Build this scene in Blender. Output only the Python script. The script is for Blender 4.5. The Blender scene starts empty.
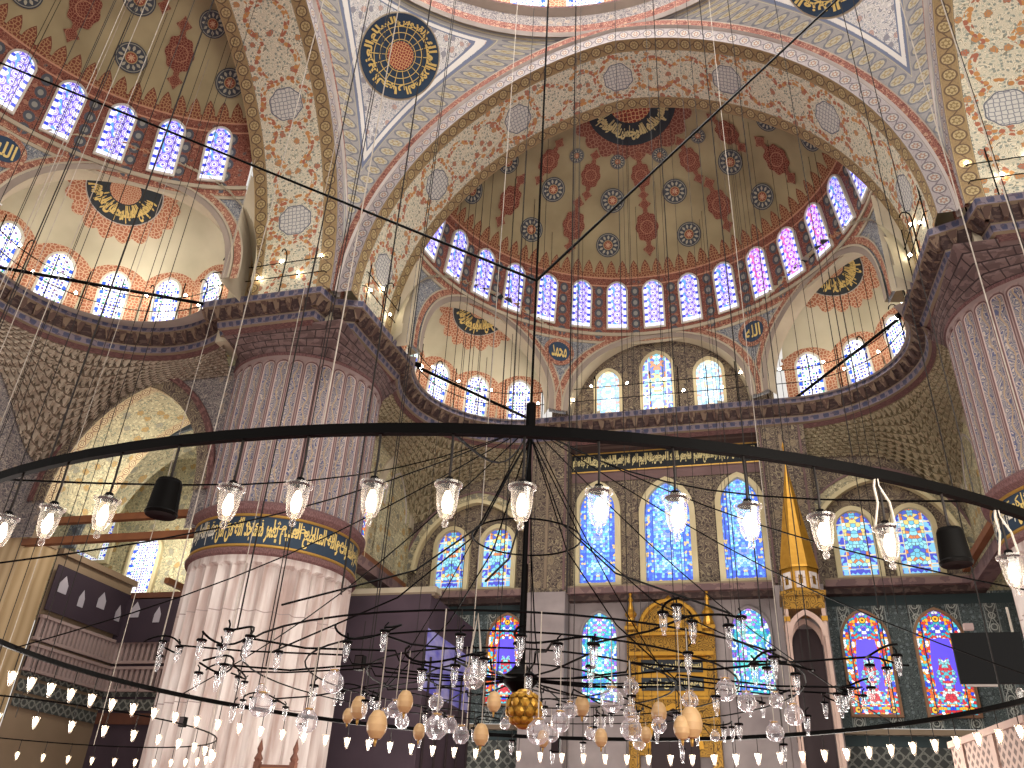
import bpy, math, random
from math import sin, cos, pi, sqrt, radians, floor, atan2, hypot, tau
from mathutils import Vector, Matrix
random.seed(7)
SC = bpy.context.scene
COL = SC.collection
# ------------------------------------------------------------------ camera
F = 832.5
up = Vector((80.82, 1449.33, -F)).normalized()            # zenith seen in camera axes
nx = 777.72 - 512.0
nrm = Vector((nx, -(nx * up.x - F * up.z) / up.y, -F)).normalized()
rt = nrm.cross(up)
cam_d = bpy.data.cameras.new('camera'); cam = bpy.data.objects.new('camera', cam_d); COL.objects.link(cam)
Mx = Matrix((rt, nrm, up))                                 # camera axes -> world axes
CAM = Vector((2.7125, 0.0, 1.6))
cam.matrix_world = Matrix.Translation(CAM) @ Mx.to_4x4()
cam_d.sensor_width = 36.0; cam_d.lens = 36.0 * F / 1024.0
cam_d.clip_start = 0.05; cam_d.clip_end = 300
SC.camera = cam
# ------------------------------------------------------------------ daylight, fill lights, exposure
SC.view_settings.view_transform = 'Standard'; SC.view_settings.look = 'None'
SC.view_settings.gamma = 1.0; SC.view_settings.use_curve_mapping = False
SC.view_settings.exposure = 0.46
W = bpy.data.worlds.new('world'); SC.world = W; W.use_nodes = True
W.node_tree.nodes['Background'].inputs[0].default_value = (1.0, 0.955, 0.9, 1)
W.node_tree.nodes['Background'].inputs[1].default_value = .62
def area(name, loc, target, sx, sy, power, col=(1, 1, 1)):
    l = bpy.data.lights.new(name, 'AREA'); l.shape = 'RECTANGLE'; l.size = sx; l.size_y = sy; l.energy = power; l.color = col
    o = bpy.data.objects.new(name, l); COL.objects.link(o); o.location = loc
    o.rotation_euler = (Vector(target) - Vector(loc)).to_track_quat('-Z', 'Y').to_euler(); return o
area('dome_daylight', (0, 9.6, 29.5), (0, 12, 0), 12, 12, 4200, (1.0, 0.96, 0.91))
area('hall_side_fill', (17, -7, 9), (-9, 20, 12), 16, 10, 2500, (1.0, 0.95, 0.88))  # unseen area fill, added behind the camera to light the piers from the right
def glow(name, loc, power, rad=1.2, col=(1.0, .94, .84)):      # added low fill in the hall, and the small lamps of the side bays
    l = bpy.data.lights.new(name, 'POINT'); l.energy = power; l.shadow_soft_size = rad; l.color = col
    o = bpy.data.objects.new(name, l); COL.objects.link(o); o.location = loc
for i_, (x_, y_, p_) in enumerate(((-10.6, 11.4, 900), (10.4, 7.0, 350), (1.0, 20.0, 900), (-4.5, -4.0, 900), (4.0, 3.5, 350), (-4, 15.5, 500), (3.5, 17, 450))): glow('hall_low_fill', (x_, y_, 2.9), p_)  # added point fills at ring height, no lamp modelled at these spots
for x_, y_, z_, p_ in ((-16.5, 22.6, 11.5, 300), (-20.5, 27.3, 12.0, 260), (-16.2, 17.6, 17.6, 80), (-14.6, 15.8, 17.4, 60), (-6.6, 26.0, 17.3, 60), (6.6, 26.0, 17.3, 60), (0, 27.9, 17.2, 30)): glow('gallery_glow', (x_, y_, z_), p_, .3)
# ------------------------------------------------------------------ node expressions
def hx(s, k=1.0):
    s = s.lstrip('#'); c = [int(s[i:i + 2], 16) / 255 for i in (0, 2, 4)]
    return tuple((v / 12.92 if v <= .04045 else ((v + .055) / 1.055) ** 2.4) * k for v in c) + (1.0,)
class X:
    def __init__(s, G, k): s.G = G; s.k = k
    def __add__(s, o): return s.G.m('ADD', s, o)
    __radd__ = __add__
    def __sub__(s, o): return s.G.m('SUBTRACT', s, o)
    def __rsub__(s, o): return s.G.m('SUBTRACT', o, s)
    def __mul__(s, o): return s.G.m('MULTIPLY', s, o)
    __rmul__ = __mul__
    def __truediv__(s, o): return s.G.m('DIVIDE', s, o)
    def __lt__(s, o): return s.G.m('LESS_THAN', s, o)
    def __gt__(s, o): return s.G.m('GREATER_THAN', s, o)
class Gr:
    def __init__(s, nt):
        s.nt = nt
        def uvl(n):
            a = nt.nodes.new('ShaderNodeUVMap'); a.uv_map = n
            b = nt.nodes.new('ShaderNodeSeparateXYZ'); nt.links.new(a.outputs[0], b.inputs[0])
            return X(s, b.outputs[0]), X(s, b.outputs[1])
        s.u, s.v = uvl('UVMap'); s._uvl = uvl
    def edge(s): return s._uvl('EDGE')
    def put(s, i, v):
        if isinstance(v, X): s.nt.links.new(v.k, i)
        elif isinstance(v, (tuple, list)) and i.type == 'RGBA': i.default_value = v
        else: i.default_value = v
    def m(s, op, *a):
        n = s.nt.nodes.new('ShaderNodeMath'); n.operation = op
        for i, v in enumerate(a): s.put(n.inputs[i], v)
        return X(s, n.outputs[0])
    def fr(s, a): return s.m('FRACT', a)
    def fl(s, a): return s.m('FLOOR', a)
    def ab(s, a): return s.m('ABSOLUTE', a)
    def sn(s, a): return s.m('SINE', a)
    def cs(s, a): return s.m('COSINE', a)
    def mn(s, a, b): return s.m('MINIMUM', a, b)
    def mxx(s, a, b): return s.m('MAXIMUM', a, b)
    def cmp(s, a, b, e): return s.m('COMPARE', a, b, e)
    def ln(s, a, b): return s.m('SQRT', a * a + b * b)
    def at(s, a, b): return s.m('ARCTAN2', a, b)
    def vec(s, a, b, c=0.0):
        n = s.nt.nodes.new('ShaderNodeCombineXYZ')
        for i, v in enumerate((a, b, c)): s.put(n.inputs[i], v)
        return X(s, n.outputs[0])
    def mix(s, f, a, b):
        n = s.nt.nodes.new('ShaderNodeMix'); n.data_type = 'RGBA'
        s.put(n.inputs[0], f); s.put(n.inputs[6], a); s.put(n.inputs[7], b)
        return X(s, n.outputs[2])
    def mix_f(s, f, a, b): return a * (1 - f) + b * f if isinstance(a, X) else (b * f) + (1 - f) * a
    def vor(s, u, v, sc, feat='F1', rnd=1.0):
        n = s.nt.nodes.new('ShaderNodeTexVoronoi'); n.voronoi_dimensions = '2D'; n.feature = feat
        n.inputs['Scale'].default_value = sc; n.inputs['Randomness'].default_value = rnd
        s.nt.links.new(s.vec(u, v).k, n.inputs['Vector'])
        if feat != 'F1': return X(s, n.outputs['Distance'])
        b = s.nt.nodes.new('ShaderNodeSeparateXYZ'); s.nt.links.new(n.outputs['Color'], b.inputs[0])
        return X(s, n.outputs['Distance']), X(s, b.outputs[0]), X(s, b.outputs[1]), X(s, b.outputs[2])
    def noise(s, u, v, sc, det=3.0):
        n = s.nt.nodes.new('ShaderNodeTexNoise'); n.noise_dimensions = '2D'
        n.inputs['Scale'].default_value = sc; n.inputs['Detail'].default_value = det
        s.nt.links.new(s.vec(u, v).k, n.inputs['Vector']); return X(s, n.outputs[0])
    def onoise(s, sc, det=4.0):
        t = s.nt.nodes.new('ShaderNodeTexCoord'); n = s.nt.nodes.new('ShaderNodeTexNoise')
        n.inputs['Scale'].default_value = sc; n.inputs['Detail'].default_value = det
        s.nt.links.new(t.outputs['Object'], n.inputs['Vector']); return X(s, n.outputs[0])
    def ramp(s, f, cols):
        n = s.nt.nodes.new('ShaderNodeValToRGB'); r = n.color_ramp; r.interpolation = 'CONSTANT'
        while len(r.elements) < len(cols): r.elements.new(0.5)
        for i, c in enumerate(cols): r.elements[i].position = i / len(cols); r.elements[i].color = c
        s.put(n.inputs[0], f); return X(s, n.outputs[0])
    def warp(s, sc=1.0, k=.1, u=None, v=None):
        u = s.u if u is None else u; v = s.v if v is None else v
        return u + (s.noise(u, v, sc, 1) - .5) * k, v + (s.noise(u + 7.3, v + 2.1, sc, 1) - .5) * k
MATS = {}
def mat(name, fn, rough=.75, metal=0.0, emit=0.0, bump=0.0, alpha=None, trans=0.0, spec=.3):
    m = bpy.data.materials.new(name); m.use_nodes = True; nt = m.node_tree; b = nt.nodes['Principled BSDF']
    G = Gr(nt); c = fn(G) if callable(fn) else fn
    G.put(b.inputs['Base Color'], c)
    b.inputs['Roughness'].default_value = rough; b.inputs['Metallic'].default_value = metal
    b.inputs['Specular IOR Level'].default_value = spec
    if emit:
        G.put(b.inputs['Emission Color'], c); b.inputs['Emission Strength'].default_value = emit
    if trans: b.inputs['Transmission Weight'].default_value = trans
    if alpha is not None: b.inputs['Alpha'].default_value = alpha
    MATS[name] = m; return m
H = hx
def mottled(a, b, sc=.6):
    return lambda G: G.mix(G.m('MULTIPLY_ADD', G.onoise(sc), 2.4, -.7), a, b)
def floral(s, bg, l0, l1, f0, f1, line, fl=.45, leaves=.25, sw=.11, warpk=.3):
    def fn(G, u=None, v=None):
        u, v = G.warp(s * .9, warpk / s, u, v)
        d1, a1, b1, _ = G.vor(u, v, s, 'F1', .8); d2, a2, b2, _ = G.vor(u, v, s * 2.9, 'F1', .9)
        n = G.fr(G.noise(u, v, s * .95, 1) * 9.0)
        c = G.mix(G.cmp(n, .5, sw), bg, line); c = G.mix(G.cmp(n, .05, sw * .7), c, l0)
        ml = a2 > leaves
        c = G.mix((d2 < .3) * ml, c, G.mix(b2 > .5, l0, l1))
        mf = a1 > (1 - fl); r = d1 + .04 * G.sn(b1 * 40 + d2 * 9)
        c = G.mix((r < .31) * mf, c, line); c = G.mix((r < .27) * mf, c, G.mix(b1 > .5, f0, f1))
        return G.mix(G.cmp(r, .14, .025) * mf, c, line)
    return fn
FL_WHITE = floral(2.8, H('#cdc4ac'), H('#7f857c'), H('#a4a695'), H('#b07c4c'), H('#a3634a'), H('#7e7b6c'), fl=.3, sw=.07)
FL_PEND = floral(3.4, H('#b9b4ae'), H('#888a90'), H('#9d9b97'), H('#a3877a'), H('#77757b'), H('#716f76'), fl=.4)
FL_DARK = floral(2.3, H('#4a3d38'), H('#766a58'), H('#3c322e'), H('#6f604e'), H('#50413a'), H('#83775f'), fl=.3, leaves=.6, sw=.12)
FL_CREAM = floral(2.8, H('#a79c7c'), H('#7d7a68'), H('#bdb292'), H('#9c8558'), H('#737066'), H('#6f6854'), fl=.35)
FL_RED = floral(4.2, H('#6e3a30'), H('#8f5a48'), H('#5d2f28'), H('#9a7058'), H('#4a484a'), H('#a07460'), fl=.25, leaves=.5)
FL_GREY = floral(4.0, H('#6f7278'), H('#555963'), H('#8f908e'), H('#8d8878'), H('#4f525e'), H('#a8a49a'), fl=.25)
def white_soffit(G):      # cream band: scattered flowers and a rosette every 2.9 m, wreathed in orange
    c = FL_WHITE(G)
    x = (G.fr(G.u / 4.4) - .5) * 4.4; y = G.v - 1.0; r = G.ln(x, y); a = G.at(y, x)
    rr = r + G.cs(a * 8) * .02
    d, p, q, _ = G.vor(G.u, G.v, 5.5, 'F1', .6)
    wre = G.cmp(r, .86 + 0.06 * G.sn(a * 6), .1)
    c = G.mix(wre * (d < .42), c, G.mix(p > .5, H('#a87645'), H('#9c6048'))); c = G.mix(rr < .6, c, H('#bab8b0'))
    e = G.vor(G.u, G.v, 7.0, 'DISTANCE_TO_EDGE', .3)
    c = G.mix((rr < .55) * (e < .1), c, H('#7d7e84')); c = G.mix(G.cmp(rr, .57, .02), c, H('#5f6068'))
    # flower garlands half-way between rosettes
    x2 = (G.fr(G.u / 4.4 + .5) - .5) * 4.4; g = G.cmp(G.ab(y), .3 + .4 * G.ab(G.sn(x2 * 2.2)), .1) * (G.ab(x2) < 1.35)
    return G.mix(g * (d < .45), c, G.mix(q > .5, H('#b07f4c'), H('#99604a')))
def scroll(bg, ring, core, line, n=1.0, acc=None):    # row of interlaced circles, v 0..1 over the band
    def fn(G, u=None, v=None):
        u = G.u if u is None else u; v = G.v if v is None else v
        k = u * n; x = G.fr(k) - .5; y = v - .5; r = G.ln(x, y); a = G.at(y, x)
        c = G.mix(G.ab(y - .26 * G.sn(k * pi)) < .05, bg, ring)
        c = G.mix(r < .37, c, core); c = G.mix(G.cmp(r, .35, .045), c, ring)
        c = G.mix((r < .2 + .05 * G.cs(a * 6)) * (r > .1), c, ring if acc is None else acc)
        nn = G.noise(u * 9, v * 9, 1.0, 2)
        c = G.mix((nn > .6) * .5, c, line)
        c = G.mix(G.ab(y) > .44, c, line); c = G.mix(G.cmp(G.ab(y), .455, .012), c, core)
        return c
    return fn
mat('white_floral', white_soffit)
mat('scroll_gold', scroll(H('#8b7552'), H('#5f4c3a'), H('#a6946c'), H('#6b5844'), 1.0, H('#7d6a48')))
mat('scroll_pale', scroll(H('#b5a27e'), H('#7d5d49'), H('#cbbd97'), H('#8d7a63')))
mat('lilac_band', scroll(H('#88807f'), H('#5d5559'), H('#959089'), H('#6b5d5c'), 1.0, H('#80604f')))
mat('red_molding', floral(5, H('#73443a'), H('#94705e'), H('#663a30'), H('#9c7c66'), H('#5d3229'), H('#552e28')))
mat('white_line', mottled(H('#b5ada6'), H('#958c86')))
def pend_fn(G):
    e, s = G.edge(); c = FL_PEND(G)
    b = scroll(H('#84817e'), H('#66656a'), H('#9c9580'), H('#716f73'), 1.0, H('#8b7c5c'))(G, s * 1.45 / .62, e / .62)
    c = G.mix(e < .62, c, b); c = G.mix(G.cmp(e, .65, .03), c, H('#5d6478')); c = G.mix(G.cmp(e, .74, .05), c, H('#bdb9b3'))
    return G.mix(G.cmp(e, .81, .02), c, H('#5d6478'))
mat('pendentive_paint', pend_fn)
def dome_fn(base0, base1, hi=True):    # v = height above springing in m, u = arc length in m
    def fn(G):
        u, v = G.u, G.v
        c = G.mix(G.m('MULTIPLY_ADD', G.onoise(.5), 2.6, -.8), base0, base1)
        x = G.ab(G.fr(u / .5) - .5) * 2
        lobe = 3.12 + .55 * G.m('POWER', G.mxx(1 - x * 1.2, 0.0), .5)
        b = FL_RED(G)
        n = G.vor(u, v, 9.0, 'DISTANCE_TO_EDGE', .8)
        fr = G.mix(n < .13, H('#75402f'), H('#a5805c'))
        c = G.mix(v < lobe + .05, c, H('#6b3b2e')); c = G.mix(v < lobe, c, fr); c = G.mix(v < 2.95, c, b)
        c = G.mix(G.cmp(v, 2.95, .03), c, H('#b98a70')); c = G.mix(G.cmp(v, 2.6, .03), c, H('#b98a70'))
        # upright row of dark cartouches between the windows
        w = 7.5 * radians(11.4); k = G.fr(u / w) - .5
        q = G.fr(v / .52) - .5; r = G.ln(k * w / .17, q * .52 / .22)
        c = G.mix((r < 1) * (v < 2.6), c, H('#4d5058')); c = G.mix((r < .5) * (v < 2.6), c, H('#8d8c84'))
        return c
    return fn
mat('half_dome_paint', dome_fn(H('#84785a'), H('#a69a76')))
mat('exedra_plaster', mottled(H('#a39b83'), H('#c4bda4'), .45))
mat('medallion_red', lambda G: G.mix(G.mxx(G.vor(G.u, G.v, 5.2, 'DISTANCE_TO_EDGE', .9) < .07, G.cmp(G.ln(G.u, G.v), .55, .03)), H('#6a3228'), H('#a57a60')), rough=.8)
def med_blue(G):
    r = G.ln(G.u, G.v); a = G.at(G.v, G.u)
    c = G.mix(r < .92, H('#3b4048'), H('#8d8c7e')); c = G.mix(r < .86, c, H('#3f444c'))
    c = G.mix((r < .8) * (r > .45) * (G.cs(a * 12) * .5 + .2 > G.ab(r - .62) * 4), c, H('#a29f8c'))
    c = G.mix(r < .4, c, H('#a18a63')); c = G.mix(r < .33, c, H('#8a4a38')); c = G.mix((r < .3) * (r + .08 * G.cs(a * 8) < .18), c, H('#c2a080'))
    return c
mat('medallion_blue', med_blue)
mat('roundel_blue', mottled(H('#26354a'), H('#2e4256'))); mat('calligraphy_ground', mottled(H('#22282e'), H('#30363a')))
mat('gold_script', H('#c9b06a'), rough=.5); mat('pale_script', H('#bdaf7c'), rough=.6); mat('white_script', H('#c9c3b4'), rough=.6)
mat('roundel_core', lambda G: G.mix(G.vor(G.u, G.v, 5, 'DISTANCE_TO_EDGE', .5) < .1, H('#8a4034'), H('#d0a878')))
def flame(G):      # lace-like painted halo round windows and medallions
    n = G.vor(G.u, G.v, 8.5, 'DISTANCE_TO_EDGE', .9)
    return G.mix(n < .12, H('#9c6248'), H('#c2a184'))
mat('flame_border', flame)
mat('flame_dark', lambda G: G.mix(G.vor(G.u, G.v, 7.0, 'DISTANCE_TO_EDGE', .9) < .1, H('#6f3f33'), H('#96705a')))
mat('drum_paint', lambda G: G.mix(G.m('LESS_THAN', G.v, .28), FL_GREY(G), FL_RED(G)))
mat('red_scroll_trim', floral(5.0, H('#94624e'), H('#b8947a'), H('#80503f'), H('#c0a484'), H('#73453a'), H('#6f453a')))
mat('pale_stone', mottled(H('#b3a791'), H('#988d79'))); mat('arch_stone', mottled(H('#7d7066'), H('#94877a'))); mat('grey_stone', mottled(H('#8d837c'), H('#a39a92')))
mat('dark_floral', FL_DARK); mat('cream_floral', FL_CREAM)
mat('vault_floral', floral(2.4, H('#b5ab8a'), H('#86866f'), H('#c2b894'), H('#a98a54'), H('#8e8c7c'), H('#807860')))
mat('grey_floral', floral(2.6, H('#5d6266'), H('#484d55'), H('#7d8180'), H('#6d6c62'), H('#3f434c'), H('#393d44')))
def dentil(c0, c1, c2, n):     # crenellated two-tone band, v 0..1
    def fn(G):
        x = G.fr(G.u * n) - .5; t = G.v + .0
        c = G.mix((G.ab(x) < .3 - .18 * G.ab(t - .6)) * (t > .18) * (t < .88), c0, c1)
        return G.mix(G.noise(G.u * 3, G.v, 2.0, 3) > .62, c, c2)
    return fn
mat('cornice_blue', dentil(H('#6a6067'), H('#3a3c52'), H('#4d4450'), 3.2))
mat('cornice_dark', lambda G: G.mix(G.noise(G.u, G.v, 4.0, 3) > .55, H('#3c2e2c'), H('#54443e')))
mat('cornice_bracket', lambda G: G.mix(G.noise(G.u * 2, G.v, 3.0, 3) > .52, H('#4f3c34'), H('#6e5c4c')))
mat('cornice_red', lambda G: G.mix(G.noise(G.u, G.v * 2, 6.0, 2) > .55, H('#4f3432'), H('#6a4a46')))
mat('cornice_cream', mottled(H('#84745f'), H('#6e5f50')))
def brick_muq(G):
    row = G.fl(G.v * 1.0); x = G.fr(G.u * 2.2 + row * .5); y = G.fr(G.v)
    c = G.mix(G.noise(G.u * 2, G.v, 1.6, 2) > .5, H('#6c5a57'), H('#584846'))
    return G.mix(G.mxx(x < .07, y < .1), c, H('#352a2a'))
mat('pier_muqarnas', brick_muq)
def muq_fn(a, b, d):
    def fn(G):
        x = G.fr(G.u); y = G.fr(G.v)
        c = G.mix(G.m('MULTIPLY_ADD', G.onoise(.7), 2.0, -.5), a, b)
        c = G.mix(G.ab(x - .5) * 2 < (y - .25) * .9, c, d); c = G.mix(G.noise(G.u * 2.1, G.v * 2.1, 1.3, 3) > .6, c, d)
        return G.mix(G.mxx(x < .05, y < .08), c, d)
    return fn
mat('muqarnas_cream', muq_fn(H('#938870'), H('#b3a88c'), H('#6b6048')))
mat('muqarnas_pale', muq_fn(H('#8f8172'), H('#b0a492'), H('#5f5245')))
# piers ---------------------------------------------------------------
def flute_upper(G):           # u: 0..1 across one flute (period), v: metres; painted sprays between round-headed fillets
    x = G.fr(G.u) - .5; xm = x * .455; dd = G.ln(xm, G.mxx(G.v - 14.66, 0.0)); row = G.fl(G.u)
    c = G.mix(dd < .15, H('#7f6764'), H('#77706f'))
    s = G.sn(G.v * 8.0 + row * 2) * .05
    n = G.fr(G.noise(xm * 1.0 + row * 3.3, G.v * .8, 4.2, 1) * 7)
    c = G.mix((n < .3) * (dd < .14), c, H('#4c4e68')); c = G.mix((n > .78) * (dd < .14), c, H('#a3978c')); c = G.mix(G.cmp(xm, s, .022) * (dd < .15), c, H('#94806a'))
    c = G.mix(G.cmp(dd, .158, .012), c, H('#a89690')); c = G.mix(G.cmp(dd, .195, .016), c, H('#5c4241')); c = G.mix(dd > .212, c, H('#83706c'))
    return c
mat('pier_painted', flute_upper)
def marble(G):
    n = G.noise(G.u * 2.6, G.v * .22, 1.6, 5)
    c = G.mix(G.m('MULTIPLY_ADD', n, 3.2, -1.1), H('#a08d86'), H('#c8bfba'))
    return G.mix(G.cmp(G.fr(G.v / 2.35), .02, .006), c, H('#8d7f7c'))
mat('marble_fluted', marble)
mat('band_blue', mottled(H('#1f2c3c'), H('#2c3c4c'))); mat('ring_red', lambda G: G.mix(G.noise(G.u * 4, G.v * 4, 3.0, 2) > .5, H('#583c3c'), H('#6f5250')))
mat('gold_trim', H('#b08a45'), rough=.45, metal=.6)
# walls ---------------------------------------------------------------
mat('inscription_ground', mottled(H('#141719'), H('#1b1f20')))
mat('purple_brown', mottled(H('#5d4745'), H('#705957'), .9)); mat('marble_wall', lambda G: G.mix(G.m('MULTIPLY_ADD', G.onoise(1.1), 2.2, -.6), H('#746a6a'), H('#8d8482')))
def tile_fn(G):
    u, v = G.u, G.v; x = G.fr(u / 1.075 + .36); strip = (G.ab(x - .5) < .16)
    n = G.fr(G.noise(u, v, 5.5, 1) * 9); d, a, b, _ = G.vor(u, v, 5.0, 'F1', .5); xs = G.ab(x - .5) * 1.075
    c = G.mix(G.cmp(n, .5, .12), H('#30383a'), H('#626c69')); c = G.mix((d < .22) * (a > .5), c, H('#5c6668'))
    k = G.sn(v * 9.0) * .06 + .08; w2 = G.cmp(xs, k, .014); w3 = G.cmp(G.ln(xs, (G.fr(v / .35) - .5) * .35), .09, .016)
    c = G.mix(strip, c, H('#262c2e')); c = G.mix(strip * G.mxx(G.mxx(w2, w3), G.cmp(n, .3, .08)), c, H('#9a9d96')); return G.mix(G.cmp(G.ab(x - .5), .17, .012), c, H('#7d8380'))
mat('blue_tile', tile_fn)
mat('tile_lattice', lambda G: G.mix(G.mxx(G.mxx(G.ab(G.fr((G.u + G.v) * 3) - .5) < .07, G.ab(G.fr((G.u - G.v) * 3) - .5) < .07), G.cmp(G.ln(G.fr(G.u * 3) - .5, G.fr(G.v * 3) - .5), .3, .05)), H('#3a3c3a'), H('#72736c')))
def tile_border(G):
    x = G.fr(G.u * 4) - .5; c = G.mix(G.ab(x) < .33 * (1 - G.ab(G.v - .3)), H('#2e3a3c'), H('#8b9290')); return c
mat('tile_border', tile_border)
mat('ledge_stone', lambda G: G.mix(G.noise(G.u, G.v, 2.0, 3) > .5, H('#5f4a4a'), H('#735c58')))
# stained glass (u,v in 0..1 over the window; second map in metres) -----
def star_glass(a, b, w, blue, grn):
    def fn(G):
        u, v = G.u, G.v; x, y = G.edge()
        k = 2 * pi / .26
        h = G.cs(x * k) + G.cs((x * .5 + y * .866) * k) + G.cs((x * .5 - y * .866) * k)
        c = G.mix(h > -.9, a, w); c = G.mix(h > -.55, c, b); c = G.mix(h > 1.0, c, w); c = G.mix(h > 2.2, c, a)
        c = G.mix(G.noise(x, y, 3.0, 0) > .7, c, G.mix(h > .3, grn, w))
        bd = G.mxx(G.ab(u - .5) > .33, v < .08)
        sq = (G.fr(y / .3) > .62)
        return G.mix(bd, c, G.mix(sq, w, blue))
    return fn
VI = H('#6a58c8'); LV = H('#9a8ae0'); WH = H('#d8daf4'); BL = H('#2c3cb8'); GN = H('#5a90c8'); SK = H('#8fc4f0')
mat('glass_violet', star_glass(VI, LV, WH, BL, GN), rough=.2, emit=0.8)
mat('glass_magenta', star_glass(H('#9a4ad0'), H('#c79af0'), WH, H('#3048d0'), H('#e070b0')), rough=.2, emit=0.8)
def dot_glass(G):
    x, y = G.edge(); d, a, b, _ = G.vor(x, y, 8.5, 'F1', .25)
    c = G.mix(d < .34, H('#dde2ea'), G.ramp(a, [H('#2c40b8'), H('#dfe6f2'), H('#4a54c0'), H('#5c3a78'), H('#3f8f70'), H('#dfe6f2')]))
    return G.mix((G.ab(G.u - .5) > .36) * (G.fr(y / .32) > .6), c, H('#2a50c4'))
mat('glass_dotted', dot_glass, rough=.2, emit=.72)
def mosaic(pal, border, center, bk, sc=6.5, lead=H('#20242c')):
    def fn(G):
        x, y = G.edge(); u, v = G.u, G.v; x = G.ab(x)
        d, a, b, _ = G.vor(x, y, sc, 'F1', .7); e = G.vor(x, y, sc, 'DISTANCE_TO_EDGE', .7)
        c = G.ramp(a, pal)
        au = G.ab(u - .5)
        c2 = G.ramp(b, border); bd = G.mxx(au > bk, v < .09)
        
        c = G.mix(bd, c, c2)
        if center:
            keel = (au < .27 - .3 * G.mxx(v - .5, 0.0)) * (v > .1) * (v < .72)
            c = G.mix(keel, c, center); r = G.ln((u - .5) * 1.9, (v - .36) * 2.2); e2 = G.vor(x, y, 13.0, 'DISTANCE_TO_EDGE', .8); _, a3, _, _ = G.vor(x, y, 13.0, 'F1', .8)
            inn = G.mxx((r < .36 + .05 * G.cs(G.at(v - .36, u - .5) * 6)), v < .22) * keel
            c = G.mix(inn, c, G.ramp(a3, [H('#c24048'), H('#58a8b8'), H('#c8d0d0'), H('#b83848'), H('#5a50c8'), H('#78b8c0')])); e = G.mix_f(inn, G.mix_f(keel, e, 1.0), e2)
        c = G.mix(e < .05, c, lead)
        if center:
            for gx, gy in ((.0, .915), (.38, .045)): q = G.ln((au - gx) * 1.3, (v - gy) * 3.1); c = G.mix(q < .1, c, H('#d8a030')); c = G.mix(q < .035, c, H('#5a3420')); c = G.mix(G.cmp(q, .1, .012), c, lead)
        return G.mix(G.cmp(au, bk, .012), c, lead)
    return fn
mat('glass_garnet', mosaic([H('#c8402c'), H('#3a48c0'), H('#d8a038'), H('#3aa0b0'), H('#d0d4d8'), H('#6a50c8')], [H('#b83038'), H('#2c48c8'), H('#e0a030'), H('#48b0c0'), H('#d06028'), H('#e0e0e0')], H('#5a4cd4'), .34, 12.0), rough=.2, emit=.75)
mat('glass_azure', mosaic([H('#6ca4e0'), H('#4a70d0'), H('#a0d0e8'), H('#68c0cc'), H('#7a8ce0')], [H('#4058c0'), H('#7ab0e8'), H('#4860c8'), H('#5078d0'), H('#c8b078')], None, .33, 11.0, H('#3a58a8')), rough=.2, emit=.75)
mat('glass_turquoise', mosaic([H('#4ab8b8'), H('#8cd8d0'), H('#4888d8'), H('#a070d0'), H('#d8f0e8')], [H('#38a0b0'), H('#3c60c8'), H('#c8e8e0'), H('#8a5cc8')], None, .34, 12.0, H('#24505c')), rough=.2, emit=.66)
mat('glass_pale', mosaic([H('#a8d0e8'), H('#88bce0'), H('#c8e4f0'), H('#90a8d8'), H('#d8c8a8')], [H('#8cb8e0'), H('#c0d8f0'), H('#c89a90'), H('#a0c8e8')], None, .33, 8.0, H('#6c90b0')), rough=.2, emit=.68)
def panel_glass(G):
    x, y = G.edge(); u, v = G.u, G.v; au = G.ab(u - .5); x = G.ab(x)
    d, a, b, _ = G.vor(x, y, 8.0, 'F1', .8); e = G.vor(x, y, 8.0, 'DISTANCE_TO_EDGE', .8)
    c = G.ramp(a, [H('#6cb4d0'), H('#d8c078'), H('#8cc8d8'), H('#5060c0'), H('#c8e0e0'), H('#c87a50')]); c = G.mix(e < .06, c, H('#48606c'))
    bd = G.mxx(au > .3, v < .12); cell = G.mxx(G.ab(G.fr(y / .36) - .5) > .43, G.mxx(G.cmp(au, .3, .02), G.cmp(v, .12, .008)))
    c = G.mix(bd, c, G.mix(b > .35, H('#4a50b8'), H('#78b4dc'))); return G.mix(bd * cell, c, H('#c8bca0'))
mat('glass_panelled', panel_glass, rough=.2, emit=.68)
mat('glass_frame', mottled(H('#c9bd98'), H('#b0a27e'))); mat('glass_frame_white', mottled(H('#d4d0c4'), H('#bdb7a8'))); mat('glass_frame_brown', mottled(H('#7a5a44'), H('#8a6a50')))
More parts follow.
